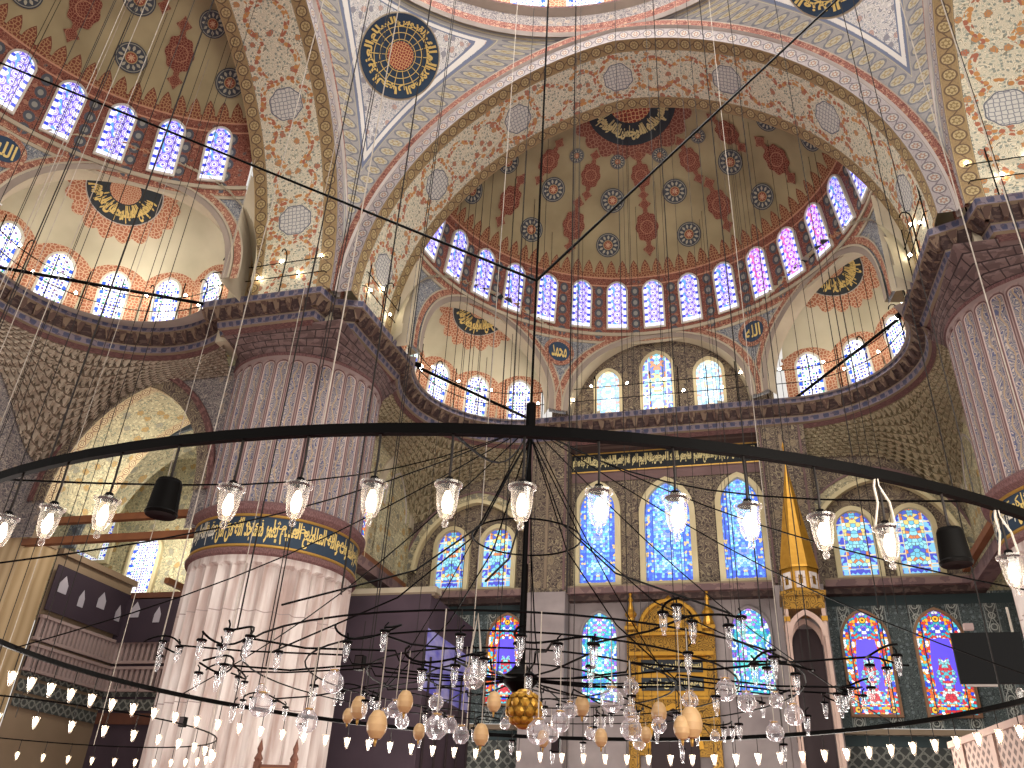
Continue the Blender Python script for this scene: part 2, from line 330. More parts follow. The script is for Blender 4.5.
# fittings -------------------------------------------------------------
mat('black_iron', mottled(H('#030202'), H('#060504')), rough=.55, spec=.05); mat('dark_cable', H('#1d1815')); mat('pale_rope', mottled(H('#b5aca0'), H('#8d8478'), 6.0))
mat('bulb_light', (1.0, .84, .62, 1), emit=5.0); mat('bulb_small', (1.0, .88, .7, 1), emit=45.0); mat('bulb_far', (1.0, .78, .5, 1), emit=5.0)
def glassy(name, tint, lo, hi, dif):      # thin blown glass: clear face-on, bright at the rims
    m = bpy.data.materials.new(name); m.use_nodes = True; nt = m.node_tree; nt.nodes.clear(); N_ = nt.nodes.new
    out = N_('ShaderNodeOutputMaterial'); lw = N_('ShaderNodeLayerWeight'); lw.inputs[0].default_value = .35
    mr = N_('ShaderNodeMapRange'); mr.inputs[3].default_value = lo; mr.inputs[4].default_value = hi; nt.links.new(lw.outputs['Facing'], mr.inputs[0])
    tr = N_('ShaderNodeBsdfTransparent'); gl = N_('ShaderNodeBsdfGlossy'); gl.inputs['Roughness'].default_value = .12; gl.inputs[0].default_value = tint
    df = N_('ShaderNodeBsdfTranslucent'); df.inputs[0].default_value = tint; a = N_('ShaderNodeMixShader'); a.inputs[0].default_value = dif
    nt.links.new(gl.outputs[0], a.inputs[1]); nt.links.new(df.outputs[0], a.inputs[2])
    mx_ = N_('ShaderNodeMixShader'); nt.links.new(mr.outputs[0], mx_.inputs[0]); nt.links.new(tr.outputs[0], mx_.inputs[1]); nt.links.new(a.outputs[0], mx_.inputs[2]); nt.links.new(mx_.outputs[0], out.inputs[0]); MATS[name] = m
glassy('lamp_glass', (1, .95, .9, 1), .1, .65, .4); glassy('clear_glass', (.97, .97, 1, 1), .1, .85, .35)
mat('ostrich_shell', mottled(H('#a88558'), H('#c3a074'), 5.0), rough=.4); mat('gold_leaf', lambda G: G.mix(G.onoise(6.0), H('#96691f'), H('#bd9038')), rough=.38, metal=.55)
mat('gold_carved', lambda G: G.mix(G.cmp(G.fr(G.noise(G.u, G.v, 3.2, 1) * 8), .5, .16), H('#8f6a28'), H('#4a3414')), rough=.4, metal=.5)
mat('wood_beam', mottled(H('#7f5233'), H('#693f28'), 1.5)); mat('wood_dark', mottled(H('#4a2c22'), H('#5d392b'), 2.0)); mat('tan_cloth', lambda G: G.mix(G.sn(G.u * 17 + G.noise(G.u, G.v * .3, 1.2, 2) * 7) * .5 + .5, H('#97805f'), H('#ad9674')), rough=.9)
mat('tan_wall', mottled(H('#7d6a55'), H('#8c7862'))); mat('banner_plum', mottled(H('#2c222c'), H('#362a33'))); mat('banner_print', mottled(H('#b0aab0'), H('#8f8a94')))
mat('plum_board', mottled(H('#352a32'), H('#43353e'), .8))
def sky_print(G):
    c = G.mix(G.m('MULTIPLY_ADD', G.noise(G.u, G.v * 2.2, .9, 4), 2.4, -.75), H('#5a58b8'), H('#a5a3c8'))
    return G.mix((G.fr(G.u * 3.1) < .06) * (G.v < 1.6), c, H('#4d4660'))
mat('sky_print', sky_print); mat('balustrade_stone', mottled(H('#8a7672'), H('#9b8884'))); mat('dark_recess', H('#2b2022')); mat('rose_marble', mottled(H('#9a8278'), H('#b0988c'), 1.2))
mat('pierced_marble', lambda G: G.mix(G.mxx(G.ab(G.fr((G.u + G.v) * 5) - .5) < .2, G.ab(G.fr((G.u - G.v) * 5) - .5) < .2), H('#5c4a44'), H('#a58e83'))); mat('screen_black', H('#050506'), rough=.6, spec=.15); mat('carpet_red', lambda G: G.mix(G.vor(G.u, G.v, 1.2, 'DISTANCE_TO_EDGE', .2) < .08, H('#7c2c24'), H('#3a4460')))
# ------------------------------------------------------------------ mesh builder
class MB:
    def __init__(s): s.v = []; s.f = []; s.uv = []; s.e = []; s.m = []; s.ms = []
    def mi(s, m):
        if m not in s.ms: s.ms.append(m)
        return s.ms.index(m)
    def face(s, idx, uvs, m, e=None): s.f.append(idx); s.uv.append(uvs); s.e.append(e or uvs); s.m.append(s.mi(m))
    def grid(s, P, nu, nv, m, UV=None, E=None, keep=None, wrap=False):
        b = len(s.v)
        for j in range(nv + 1):
            for i in range(nu + 1): s.v.append(tuple(P(i / nu, j / nv)))
        UV = UV or (lambda a, c: (a, c))
        mf = m if callable(m) else (lambda a, c: m)
        for j in range(nv):
            for i in range(nu):
                if keep and not keep((i + .5) / nu, (j + .5) / nv): continue
                q = [(i, j), (i + 1, j), (i + 1, j + 1), (i, j + 1)]
                s.face([b + y * (nu + 1) + x for x, y in q], [UV(x / nu, y / nv) for x, y in q], mf((i + .5) / nu, (j + .5) / nv), [E(x / nu, y / nv) for x, y in q] if E else None)
        return s
    def poly(s, pts, m, uvs=None, e=None):
        b = len(s.v); s.v += [tuple(p) for p in pts]; s.face(list(range(b, b + len(pts))), uvs or [(0, 0)] * len(pts), m, e); return s
    def box(s, c, d, m, R=None, uvk=1.0, taper=1.0):
        c = Vector(c); h = [x / 2 for x in d]; R = R or Matrix.Identity(3)
        cs_ = [Vector((sx * h[0] * (taper if sz > 0 else 1), sy * h[1] * (taper if sz > 0 else 1), sz * h[2])) for sz in (-1, 1) for sy in (-1, 1) for sx in (-1, 1)]
        b = len(s.v); s.v += [tuple(c + R @ p) for p in cs_]
        for q, ax in (((0, 2, 3, 1), 2), ((4, 5, 7, 6), 2), ((0, 1, 5, 4), 1), ((2, 6, 7, 3), 1), ((0, 4, 6, 2), 0), ((1, 3, 7, 5), 0)):
            uv = []
            for i in q:
                p = cs_[i] + c; uv.append(((p.y, p.z) if ax == 0 else (p.x, p.z) if ax == 1 else (p.x, p.y)))
            s.face([b + i for i in q], uv, m)
        return s
    def tube(s, pts, r, m, n=6, cap=True, closed=False):
        pts = [Vector(p) for p in pts]; L = len(pts); rs = r if isinstance(r, (list, tuple)) else [r] * L
        b = len(s.v); d0 = (pts[1] - pts[0]).normalized(); a = d0.orthogonal().normalized(); acc = 0; ac = []
        for i, p in enumerate(pts):
            if closed: t = (pts[(i + 1) % L] - pts[i - 1]).normalized()
            else: t = (pts[min(i + 1, L - 1)] - pts[max(i - 1, 0)]).normalized()
            a = (a - t * a.dot(t)); a = a.normalized() if a.length > 1e-6 else t.orthogonal().normalized(); c = t.cross(a)
            s.v += [tuple(p + (a * cos(tau * k / n) + c * sin(tau * k / n)) * rs[i]) for k in range(n)]
            if i: acc += (p - pts[i - 1]).length
            ac.append(acc)
        for i in range(L if closed else L - 1):
            j = (i + 1) % L
            for k in range(n):
                k2 = (k + 1) % n; s.face([b + i * n + k, b + i * n + k2, b + j * n + k2, b + j * n + k], [(k / n, ac[i])] * 4, m)
        if cap and not closed:
            s.face([b + k for k in range(n)][::-1], [(0, 0)] * n, m); s.face([b + (L - 1) * n + k for k in range(n)], [(0, 0)] * n, m)
        return s
    def lathe(s, prof, m, n=16, c=(0, 0, 0), u=1.0, a0=0, a1=tau, R=None):
        c = Vector(c); R = R or Matrix.Identity(3)
        mf = m if callable(m) else (lambda j: m)
        for j in range(len(prof) - 1):
            (r0, z0), (r1, z1) = prof[j], prof[j + 1]
            s.grid(lambda a, t: c + R @ Vector(((r0 + (r1 - r0) * t) * cos(a0 + (a1 - a0) * a), (r0 + (r1 - r0) * t) * sin(a0 + (a1 - a0) * a), z0 + (z1 - z0) * t)), n, 1, mf(j), lambda a, t: (a * n * u, z0 + (z1 - z0) * t))
        return s
    def build(s, name, parent=None, smooth=False):
        me = bpy.data.meshes.new(name); me.from_pydata(s.v, [], s.f); l = me.uv_layers.new(name='UVMap'); l2 = me.uv_layers.new(name='EDGE')
        a = []; b = []
        for u, e in zip(s.uv, s.e):
            for q in u: a += q
            for q in e: b += q
        l.data.foreach_set('uv', a); l2.data.foreach_set('uv', b)
        for m in s.ms: me.materials.append(MATS[m])
        me.polygons.foreach_set('material_index', s.m)
        if smooth: me.polygons.foreach_set('use_smooth', [True] * len(s.f))
        me.update(); o = bpy.data.objects.new(name, me); COL.objects.link(o)
        if parent is not None: o.parent = parent
        return o
def struct(o, label=None):
    o['kind'] = 'structure'
    if label: o['label'] = label
    return o
def tag(o, label, cat, group=None):
    o['label'] = label; o['category'] = cat
    if group: o['group'] = group
    return o
def thing(name, loc, label, cat, group=None, rz=0.0):
    o = bpy.data.objects.new(name, None); COL.objects.link(o); o.location = loc; o.rotation_euler[2] = rz
    return tag(o, label, cat, group)
def dup(o, parent=None):
    c = o.copy(); COL.objects.link(c); c.parent = parent
    for k in [x for x in o.children]: dup(k, c)
    return c
# ------------------------------------------------------------------ arabic lettering as flat outlines
_AR = {'ا': 0xFE8D, 'ب': 0xFE8F, 'ة': 0xFE93, 'ت': 0xFE95, 'ث': 0xFE99, 'ج': 0xFE9D, 'ح': 0xFEA1, 'خ': 0xFEA5, 'د': 0xFEA9, 'ذ': 0xFEAB, 'ر': 0xFEAD, 'ز': 0xFEAF,
       'س': 0xFEB1, 'ش': 0xFEB5, 'ص': 0xFEB9, 'ض': 0xFEBD, 'ط': 0xFEC1, 'ظ': 0xFEC5, 'ع': 0xFEC9, 'غ': 0xFECD, 'ف': 0xFED1, 'ق': 0xFED5, 'ك': 0xFED9, 'ل': 0xFEDD,
       'م': 0xFEE1, 'ن': 0xFEE5, 'ه': 0xFEE9, 'و': 0xFEED, 'ى': 0xFEEF, 'ي': 0xFEF1, 'أ': 0xFE83, 'إ': 0xFE87}
_RJ = set('اةدذرزوىأإ')
def shape_ar(t):
    out = []
    for i, ch in enumerate(t):
        if ch not in _AR: out.append(ch); continue
        pv = i > 0 and t[i - 1] in _AR and t[i - 1] not in _RJ; nx_ = i + 1 < len(t) and t[i + 1] in _AR and ch not in _RJ
        out.append(chr(_AR[ch] + ((1 if not nx_ else 3) if pv else (2 if nx_ else 0)) if ch not in _RJ else _AR[ch] + (1 if pv else 0)))
    return ''.join(out[::-1])
_TC = {}
def text2d(t, bold=.012):
    if (t, bold) in _TC: return _TC[(t, bold)]
    cu = bpy.data.curves.new('lettering', 'FONT'); cu.body = shape_ar(t); cu.resolution_u = 2; cu.offset = bold
    o = bpy.data.objects.new('lettering', cu); COL.objects.link(o); bpy.context.view_layer.update()
    me = bpy.data.meshes.new_from_object(o.evaluated_get(bpy.context.evaluated_depsgraph_get()))
    V = [(v.co.x, v.co.y) for v in me.vertices]; P = [tuple(p.vertices) for p in me.polygons]
    bpy.data.objects.remove(o); bpy.data.curves.remove(cu); bpy.data.meshes.remove(me)
    if V:
        x0 = min(v[0] for v in V); x1 = max(v[0] for v in V); y0 = min(v[1] for v in V); y1 = max(v[1] for v in V)
        V = [((x - x0) / (x1 - x0), (y - y0) / (y1 - y0)) for x, y in V]
        r = (V, P, (x1 - x0) / (y1 - y0))
    else: r = ([], [], 1)
    _TC[(t, bold)] = r; return r
def put_text(mb, t, m, Pf, bold=.012):
    """text filling the unit square, mapped through Pf(x, y)"""
    V, P, _ = text2d(t, bold); b = len(mb.v); mb.v += [tuple(Pf(x, y)) for x, y in V]
    for p in P: mb.face([b + i for i in p], [(0, 0)] * len(p), m)
T_A = 'بسم الله الرحمن الرحيم'; T_B = 'الله نور السموات والارض مثل نوره كمشكوة فيها مصباح'; T_C = 'انما يعمر مساجد الله من امن بالله واليوم الاخر'; T_D = 'وهو السميع العليم'
mat('drum_grey', FL_GREY); mat('spandrel_dark', floral(3.4, H('#635c5c'), H('#4b464c'), H('#7f7770'), H('#7a6a5c'), H('#4a4148'), H('#8f857c'), fl=.25))
# ------------------------------------------------------------------ shared shapes
def proj(P):
    d = Mx.transposed() @ (Vector(P) - CAM)
    if -d.z < .2: return (-9999, -9999, 0)
    return (512 + F * d.x / -d.z, 384 - F * d.y / -d.z, -d.z)
def inview(P, m=40):
    a = proj(P); return -m < a[0] < 1024 + m and -m < a[1] < 768 + m
def parch(t, a, h, o=0.0, stilt=0.0):
    """pointed arch, t 0..1 left foot to right foot, half span a, rise h, offset o outward -> (x, z)"""
    hh = h - stilt; e = max((hh * hh - a * a) / (2 * a), 0.0) if hh > a else 0.0; k = 1.0 if hh >= a else hh / a
    R = a + e + o; pm = math.acos(min(1, e / R)); sgn = -1 if t < .5 else 1; tt = 1 - abs(2 * t - 1)
    if stilt > 0:
        f = stilt / (stilt + R * pm)
        if tt < f: return sgn * (a + o), stilt * tt / f
        tt = (tt - f) / (1 - f)
    ph = tt * pm; return sgn * (-e + R * cos(ph)), stilt + R * sin(ph) * k
def arch_len(a, h): return 2.1 * (a + h) * .78
WN = [0]
def window(o, r, u, w, h, glass, frame, fw=.09, dp=.12, pt=.15, halo=0, name='window', sill=True):
    """o bottom centre on the wall, r to the viewer's right, u up; normal faces the hall"""
    o = Vector(o); r = Vector(r).normalized(); u = Vector(u).normalized(); n = u.cross(r).normalized()
    n = -n if (r.cross(u)).dot(n) < 0 else n
    n = r.cross(u).normalized()
    rise = w / 2 * (1 + pt); a = w / 2; st = h - rise; N = 18
    def outl(off):
        pts = [(-a - off, -off if sill else 0)]
        for i in range(N + 1):
            x, z = parch(i / N, a, rise, off); pts.append((x, st + z))
        pts.append((a + off, -off if sill else 0)); return pts
    def W3(p, d): return o + r * p[0] + u * p[1] + n * d
    WN[0] += 1; f = MB(); A = outl(0); B = outl(fw)
    L = len(A)
    for i in range(L):
        j = (i + 1) % L
        f.poly([W3(A[i], dp), W3(A[j], dp), W3(B[j], dp * .8), W3(B[i], dp * .8)], frame)
        f.poly([W3(A[i], .012), W3(A[j], .012), W3(A[j], dp), W3(A[i], dp)], frame)
        f.poly([W3(B[i], dp * .8), W3(B[j], dp * .8), W3(B[j], -.03), W3(B[i], -.03)], frame)
    if halo:
        C = []; D = []; M = 72
        for i in range(M + 1):
            x, z = parch(i / M, a, rise, fw * .9); C.append((x, st + z)); k = abs(sin(i / M * pi * 11))
            x, z = parch(i / M, a, rise, fw + halo * (.72 + .28 * k)); D.append((x, st + z))
        C = [(C[0][0], 0)] + C + [(C[-1][0], 0)]; D = [(D[0][0], 0)] + D + [(D[-1][0], 0)]
        for i in range(len(C) - 1):
            q = [C[i], C[i + 1], D[i + 1], D[i]]; f.poly([W3(p, .035) for p in q], 'flame_border', [(p[0], p[1]) for p in q])
    fo = struct(f.build('window_%d' % WN[0]))
    g = MB(); g.poly([W3(p, .015) for p in A], glass, [((p[0] + a) / w, p[1] / h) for p in A], [(p[0], p[1]) for p in A]); g.build('stained_glass', fo)
    return fo
def ell_point(C, Rh, V, az, ph): return Vector((C[0] + Rh * cos(ph) * sin(az), C[1] + Rh * cos(ph) * cos(az), C[2] + V * sin(ph)))
def decal(mb, C, Rh, V, az, ph, ring, m, T, k=.992, sc=1.0, rings=3, rot=0.0, inner=0.0, clip=None):
    """flat painted shape laid on the inside of a dome. ring: list of (x, y)"""
    P0 = ell_point(C, Rh, V, az, ph); e = Vector((cos(az), -sin(az), 0)); nn = (P0 - Vector(C)).normalized(); u = e.cross(nn).normalized()
    if u.z < 0: u = -u
    def W3(x, y):
        p = P0 + e * x + u * y - Vector(C); q = Vector((p.x / Rh, p.y / Rh, p.z / V)).normalized(); return T(*(Vector((q.x * Rh, q.y * Rh, q.z * V)) * k + Vector(C)))
    n = len(ring); mxr = max(hypot(*p) for p in ring) or 1
    def K(a, t):
        c = ring[int(a * n)]; q = Vector(P0 + e * c[0] * t + u * c[1] * t); return clip is None or clip(q)
    mb.grid(lambda a, t: W3(*[c * (inner + (1 - inner) * t) for c in ring[int(round(a * n)) % n]]), n, rings, m,
            lambda a, t: tuple(c * (inner + (1 - inner) * t) / mxr * sc for c in ring[int(round(a * n)) % n]), keep=K)
    return W3
def circ(r, n=28, lob=0, k=0): return [(r * (1 + k * abs(cos(i / n * pi * lob))) * cos(tau * i / n), r * (1 + k * abs(cos(i / n * pi * lob))) * sin(tau * i / n)) for i in range(n)]
def pendant_shape(s):
    out = []
    for i in range(48):
        a = tau * i / 48; x = .45 * cos(a) * (1 + .07 * cos(8 * a)); y = .62 * sin(a) * (1 + .07 * cos(8 * a))
        out.append((x * s, y * s))
    return out
# ------------------------------------------------------------------ half domes
def half_dome(T, nm, exC, exR, exWR, exMid, exHalf, arches, win0, nwin, sides, magenta=(), ycut=.85, step=11.4):
    C = (0, 0, 20.6); Rh = 7.55; V = 6.6; mb = MB()
    def P(a, t):
        az = radians(-100 + 200 * a)
        if t < .1: return T(Rh * sin(az), Rh * cos(az), 19.9 + 7 * t)
        ph = (t - .1) / .9 * pi / 2; return T(*ell_point(C, Rh, V, az, ph))
    def UV(a, t):
        az = radians(-100 + 200 * a); return (az * 7.5, 7 * t if t < .1 else .7 + (t - .1) / .9 * 11.0)
    mb.grid(P, 120, 50, 'half_dome_paint', UV, keep=lambda a, t: cos(radians(-100 + 200 * a)) * cos(max(0, t - .1) / .9 * pi / 2) * Rh > ycut)
    blues = [(12, 57.5, .3), (-12, 57.5, .3), (36, 57.5, .3), (-36, 57.5, .3)] + [(s * a, 45, .5) for s in (-1, 1) for a in (13.7, 41)] + [(s * a, 30, .5) for s in (-1, 1) for a in (14.7, 44, 72)] + [(66 * s, 45, .45) for s in (-1, 1)]
    reds = [(a, 35.5, 1.0) for a in (0, 28.5, -28.5, 56.5, -56.5, 82, -82)] + [(a, 52.5, .85) for a in (0, 25.5, -25.5, 49, -49)]
    for a, p, r in blues: decal(mb, C, Rh, V, radians(a), radians(p), circ(r), 'medallion_blue', T)
    for a, p, s in reds:
        decal(mb, C, Rh, V, radians(a), radians(p), pendant_shape(s), 'medallion_red', T, sc=1.4)
        for q in (-1, 1):
            dp = q * .92 * s / 7.0
            decal(mb, C, Rh, V, radians(a), radians(p) + dp, [(.2 * s * cos(tau * i / 12) * (1 + .3 * cos(4 * tau * i / 12)), .24 * s * sin(tau * i / 12) * (1 + .3 * cos(4 * tau * i / 12))) for i in range(12)], 'medallion_red', T, rings=1)
            decal(mb, C, Rh, V, radians(a), radians(p) + dp * 1.0 - q * .035, circ(.1, 8), 'medallion_red', T, k=.991, rings=1)
    pc = radians(75.8)
    decal(mb, C, Rh, V, 0, pc, circ(2.2, 120, 20, .12), 'flame_dark', T, k=.994, sc=2.3, rings=6)
    decal(mb, C, Rh, V, 0, pc, circ(1.75, 48), 'calligraphy_ground', T, k=.990, rings=6)
    W3 = decal(mb, C, Rh, V, 0, pc, circ(.8, 32), 'roundel_core', T, k=.987, rings=3)
    for j, (t0, r0, r1) in enumerate(((T_C, .9, 1.62),)):
        put_text(mb, t0, 'pale_script', lambda x, y: W3((r0 + (r1 - r0) * y) * 1.0 * cos(-pi + .0 + pi * x), (r0 + (r1 - r0) * y) * sin(-pi + pi * x)) if False else W3((r1 - (r1 - r0) * y) * cos(pi + pi * x), (r1 - (r1 - r0) * y) * sin(pi + pi * x)), .04)
        put_text(mb, T_A, 'pale_script', lambda x, y: W3((r1 - .05 - (r1 - r0 - .1) * y) * cos(pi * 1.03 + pi * .94 * x), (r1 - .05 - (r1 - r0 - .1) * y) * sin(pi * 1.03 + pi * .94 * x)), .04)
    struct(mb.build('ceiling_half_dome', smooth=True), nm[0])
    # windows of the drum
    for k in range(nwin):
        az = radians(win0 + step * k); b = ell_point(C, Rh - .03, V, az, 0); b.z = 20.45; tp = ell_point(C, Rh - .03, V, az, math.asin(2.0 / 6.6))
        o = Vector(T(*b)); up_ = Vector(T(*tp)) - o; r_ = Vector(T(*(b + Vector((cos(az), -sin(az), 0))))) - o
        window(o, r_, up_, .74, 2.02, 'glass_magenta' if k in magenta else 'glass_violet', 'glass_frame_white', .065, .08, .1)
    # drum wall with its three openings
    R = 7.6; mb = MB(); zt = 19.95
    def zlow(s):
        z = 16.4
        for (ac, ha, h, stl, kind) in arches:
            c0 = radians(ac) * R; a = radians(ha) * R; x = abs(s - c0)
            if x < a:
                hh = h - stl; e = max((hh * hh - a * a) / (2 * a), 0); k = 1 if hh >= a else hh / a
                z = max(z, 16.5 + stl + k * sqrt(max(0, (a + e) ** 2 - (x + e) ** 2)))
        return min(z, zt)
    def S(s, z, d=0.0): return T((R + d) * sin(s / R), (R + d) * cos(s / R), z)
    s1 = math.acos(ycut / R) * R; s0 = -s1
    mb.grid(lambda a, t: S(s0 + (s1 - s0) * a, zlow(s0 + (s1 - s0) * a) * (1 - t) + zt * t), 300, 6, 'drum_grey', lambda a, t: (s0 + (s1 - s0) * a, zlow(s0 + (s1 - s0) * a) * (1 - t) + zt * t))
    for z0, z1, d0, m in ((19.72, 19.86, -.03, 'pale_stone'), (19.84, 20.1, -.05, 'red_scroll_trim'), (20.08, 20.22, -.1, 'pale_stone')):
        mb.grid(lambda a, t: S(s0 + (s1 - s0) * a, z0 + (z1 - z0) * t, d0), 120, 1, m, lambda a, t: (s0 + (s1 - s0) * a, z0 + (z1 - z0) * t))
        mb.grid(lambda a, t: S(s0 + (s1 - s0) * a, z0, d0 * (1 - t)), 120, 1, m, lambda a, t: (s0 + (s1 - s0) * a, z0 + d0 * t))
    for (ac, ha, h, stl, kind) in arches:
        c0 = radians(ac) * R; a_ = radians(ha) * R; L = arch_len(a_, h)
        def A(t, o): x, z = parch(t, a_, h, o, stl); return c0 + x, 16.5 + z
        for o0, o1, d, m in ((0, .2, -.09, 'arch_stone'), (.2, .27, -.11, 'pale_stone'), (.27, .5, -.04, 'red_scroll_trim'), (.5, .55, -.05, 'pale_stone')):
            f = lambda a, t: (lambda q: S(q[0], min(q[1], zt + .1), d))(A(a, o0 + (o1 - o0) * t))
            mb.grid(f, 60, 1, m, lambda a, t: (a * L, t * (o1 - o0)))
        mb.grid(lambda a, t: (lambda q: S(q[0], q[1], -.09 + .09 * t))(A(a, 0)), 60, 1, 'pale_stone', lambda a, t: (a * L, t))
        if kind == 'ex': mb.grid(lambda a, t: (lambda q: S(q[0], q[1], .5 * t))(A(a, 0)), 60, 2, 'pale_stone', lambda a, t: (a * L, t))
        else: mb.grid(lambda a, t: (lambda q: tuple(Vector(S(q[0], q[1])) * (1 - t) + Vector(T(R * sin(q[0] / R), 7.85, q[1])) * t))(A(a, 0)), 60, 2, 'pale_stone', lambda a, t: (a * L, t))
    # spandrel roundels
    for sg, txt in ((-1, 'محمد'), (1, 'الله')):
        s_ = sg * radians(29.3 if len(sides) > 1 else 27.0) * R
        for r0, m, d in ((.62, 'red_scroll_trim', -.05), (.44, 'roundel_blue', -.07)):
            mb.poly([S(s_ + r0 * cos(tau * i / 32), 19.12 + r0 * sin(tau * i / 32), d) for i in range(32)], m, [(r0 * cos(tau * i / 32), r0 * sin(tau * i / 32)) for i in range(32)])
        put_text(mb, txt, 'gold_script', lambda x, y: S(s_ + (x - .5) * .62, 19.12 + (y - .5) * .55, -.09), .02)
    struct(mb.build('wall_drum'), nm[1])
    # tympanum behind the middle opening
    mb = MB(); mb.grid(lambda a, t: T(-4.2 + 8.4 * a, 7.8, 16.2 + 4.2 * t), 8, 4, 'dark_floral', lambda a, t: (8.4 * a, 4.2 * t)); struct(mb.build('wall_tympanum'), nm[2])
    for x, w, h, g in ((-1.95, .88, 2.35, 'glass_pale'), (-.02, 1.12, 2.95, 'glass_panelled'), (1.93, .95, 2.45, 'glass_pale')):
        o = Vector(T(x, 7.78, 16.35)); window(o, Vector(T(x + 1, 7.78, 16.35)) - o, (0, 0, 1), w, h, g, 'glass_frame', .12, .12, .25)
    # exedrae
    for sg in sides:
        Cx = (sg * exC[0], exC[1], 16.7); Re = exWR; mid = sg * exMid; mb = MB()
        def keepf(a, t):
            az = radians(mid - 120 + 240 * a); ph = t * pi / 2; p = ell_point(Cx, Re, Re, az, ph); return hypot(p.x, p.y) > 7.45 and atan2(abs(p.x), p.y) > radians(31.5)
        mb.grid(lambda a, t: T(*ell_point(Cx, Re, Re, radians(mid - 120 + 240 * a), t * pi / 2)), 110, 40, 'exedra_plaster', lambda a, t: (a, t), keep=keepf)
        mb.grid(lambda a, t: T(Cx[0] + Re * sin(radians(mid - 120 + 240 * a)), Cx[1] + Re * cos(radians(mid - 120 + 240 * a)), 16.3 + .4 * t), 60, 1, 'exedra_plaster', keep=lambda a, t: hypot(Cx[0] + Re * sin(radians(mid - 120 + 240 * a)), Cx[1] + Re * cos(radians(mid - 120 + 240 * a))) > 7.45)
        am = radians(mid - sg * 7); pc = radians(61)
        decal(mb, Cx, Re, Re, am, pc, circ(1.75, 108, 18, .14), 'flame_border', T, k=.993, sc=1.75, rings=5, clip=lambda q: hypot(q.x, q.y) > 7.5)
        decal(mb, Cx, Re, Re, am, pc, circ(1.28, 40), 'white_line', T, k=.989, rings=4, clip=lambda q: hypot(q.x, q.y) > 7.5)
        decal(mb, Cx, Re, Re, am, pc, circ(1.24, 40), 'calligraphy_ground', T, k=.986, rings=5, clip=lambda q: hypot(q.x, q.y) > 7.5)
        W3 = decal(mb, Cx, Re, Re, am, pc, circ(.5, 28), 'flame_border', T, k=.982, sc=.8, rings=3, clip=lambda q: hypot(q.x, q.y) > 7.5)
        for k2 in range(2):
            put_text(mb, (T_A, T_D + ' ' + T_A)[k2], 'gold_script', lambda x, y: W3((1.2 - .66 * y) * cos(pi * 1.02 + pi * .96 * x), (1.2 - .66 * y) * sin(pi * 1.02 + pi * .96 * x)), .045)
        struct(mb.build('ceiling_exedra', smooth=True), nm[3 if sg < 0 else 4])
        for k in range(-2, 3):
            az = radians(mid + k * 24.4); rr = Re - .03
            b = Vector((Cx[0] + rr * sin(az), Cx[1] + rr * cos(az), 16.55))
            if hypot(b.x, b.y) < 7.9: continue
            o = Vector(T(*b)); r_ = Vector(T(b.x + cos(az), b.y - sin(az), b.z)) - o; iw = Vector(T(b.x - sin(az), b.y - cos(az), b.z)) - o
            window(o, r_, Vector((0, 0, 1)) + iw * .2, .84, 2.0, 'glass_dotted', 'glass_frame_white', .08, .09, .15, halo=.52)
        # walkway
        mb = MB(); mb.grid(lambda a, t: T(Cx[0] + (exR - .1 + (Re - exR + .2) * t) * sin(radians(mid - 64 + 128 * a)), Cx[1] + (exR - .1 + (Re - exR + .2) * t) * cos(radians(mid - 64 + 128 * a)), 16.42), 40, 1, 'grey_stone')
        struct(mb.build('floor_exedra_walkway'))
TQ = lambda x, y, z: (x, 20.5 + y, z)
TL = lambda x, y, z: (-10.6 - y, 9.6 + x, z)
half_dome(TQ, ('golden-olive painted half dome behind the great arch', 'drum wall with three arched openings under the middle half dome', 'dark floral wall with three pale windows',
               'cream quarter dome left of the middle windows', 'cream quarter dome right of the middle windows'),
          (4.79, 3.68), 3.42, 4.4, 59.5, 22.5, [(-54.5, 22.5, 3.5, .35, 'ex'), (54.5, 22.5, 3.5, .35, 'ex'), (0, 26.3, 3.4, 0, 'ty')], -79.8, 15, (-1, 1), (10, 11, 12))
half_dome(TL, ('painted half dome at the upper left', 'drum wall under the left half dome', 'tympanum wall of the left half dome', 'far quarter dome of the left half dome', 'cream quarter dome at the left'),
          (5.46, 4.25), 3.64, 4.5, 54.0, 25.5, [(55, 25.2, 3.6, .25, 'ex'), (0, 26.3, 3.4, 0, 'ty')], -14.1, 8, (1,), ycut=1.25, step=12.15)
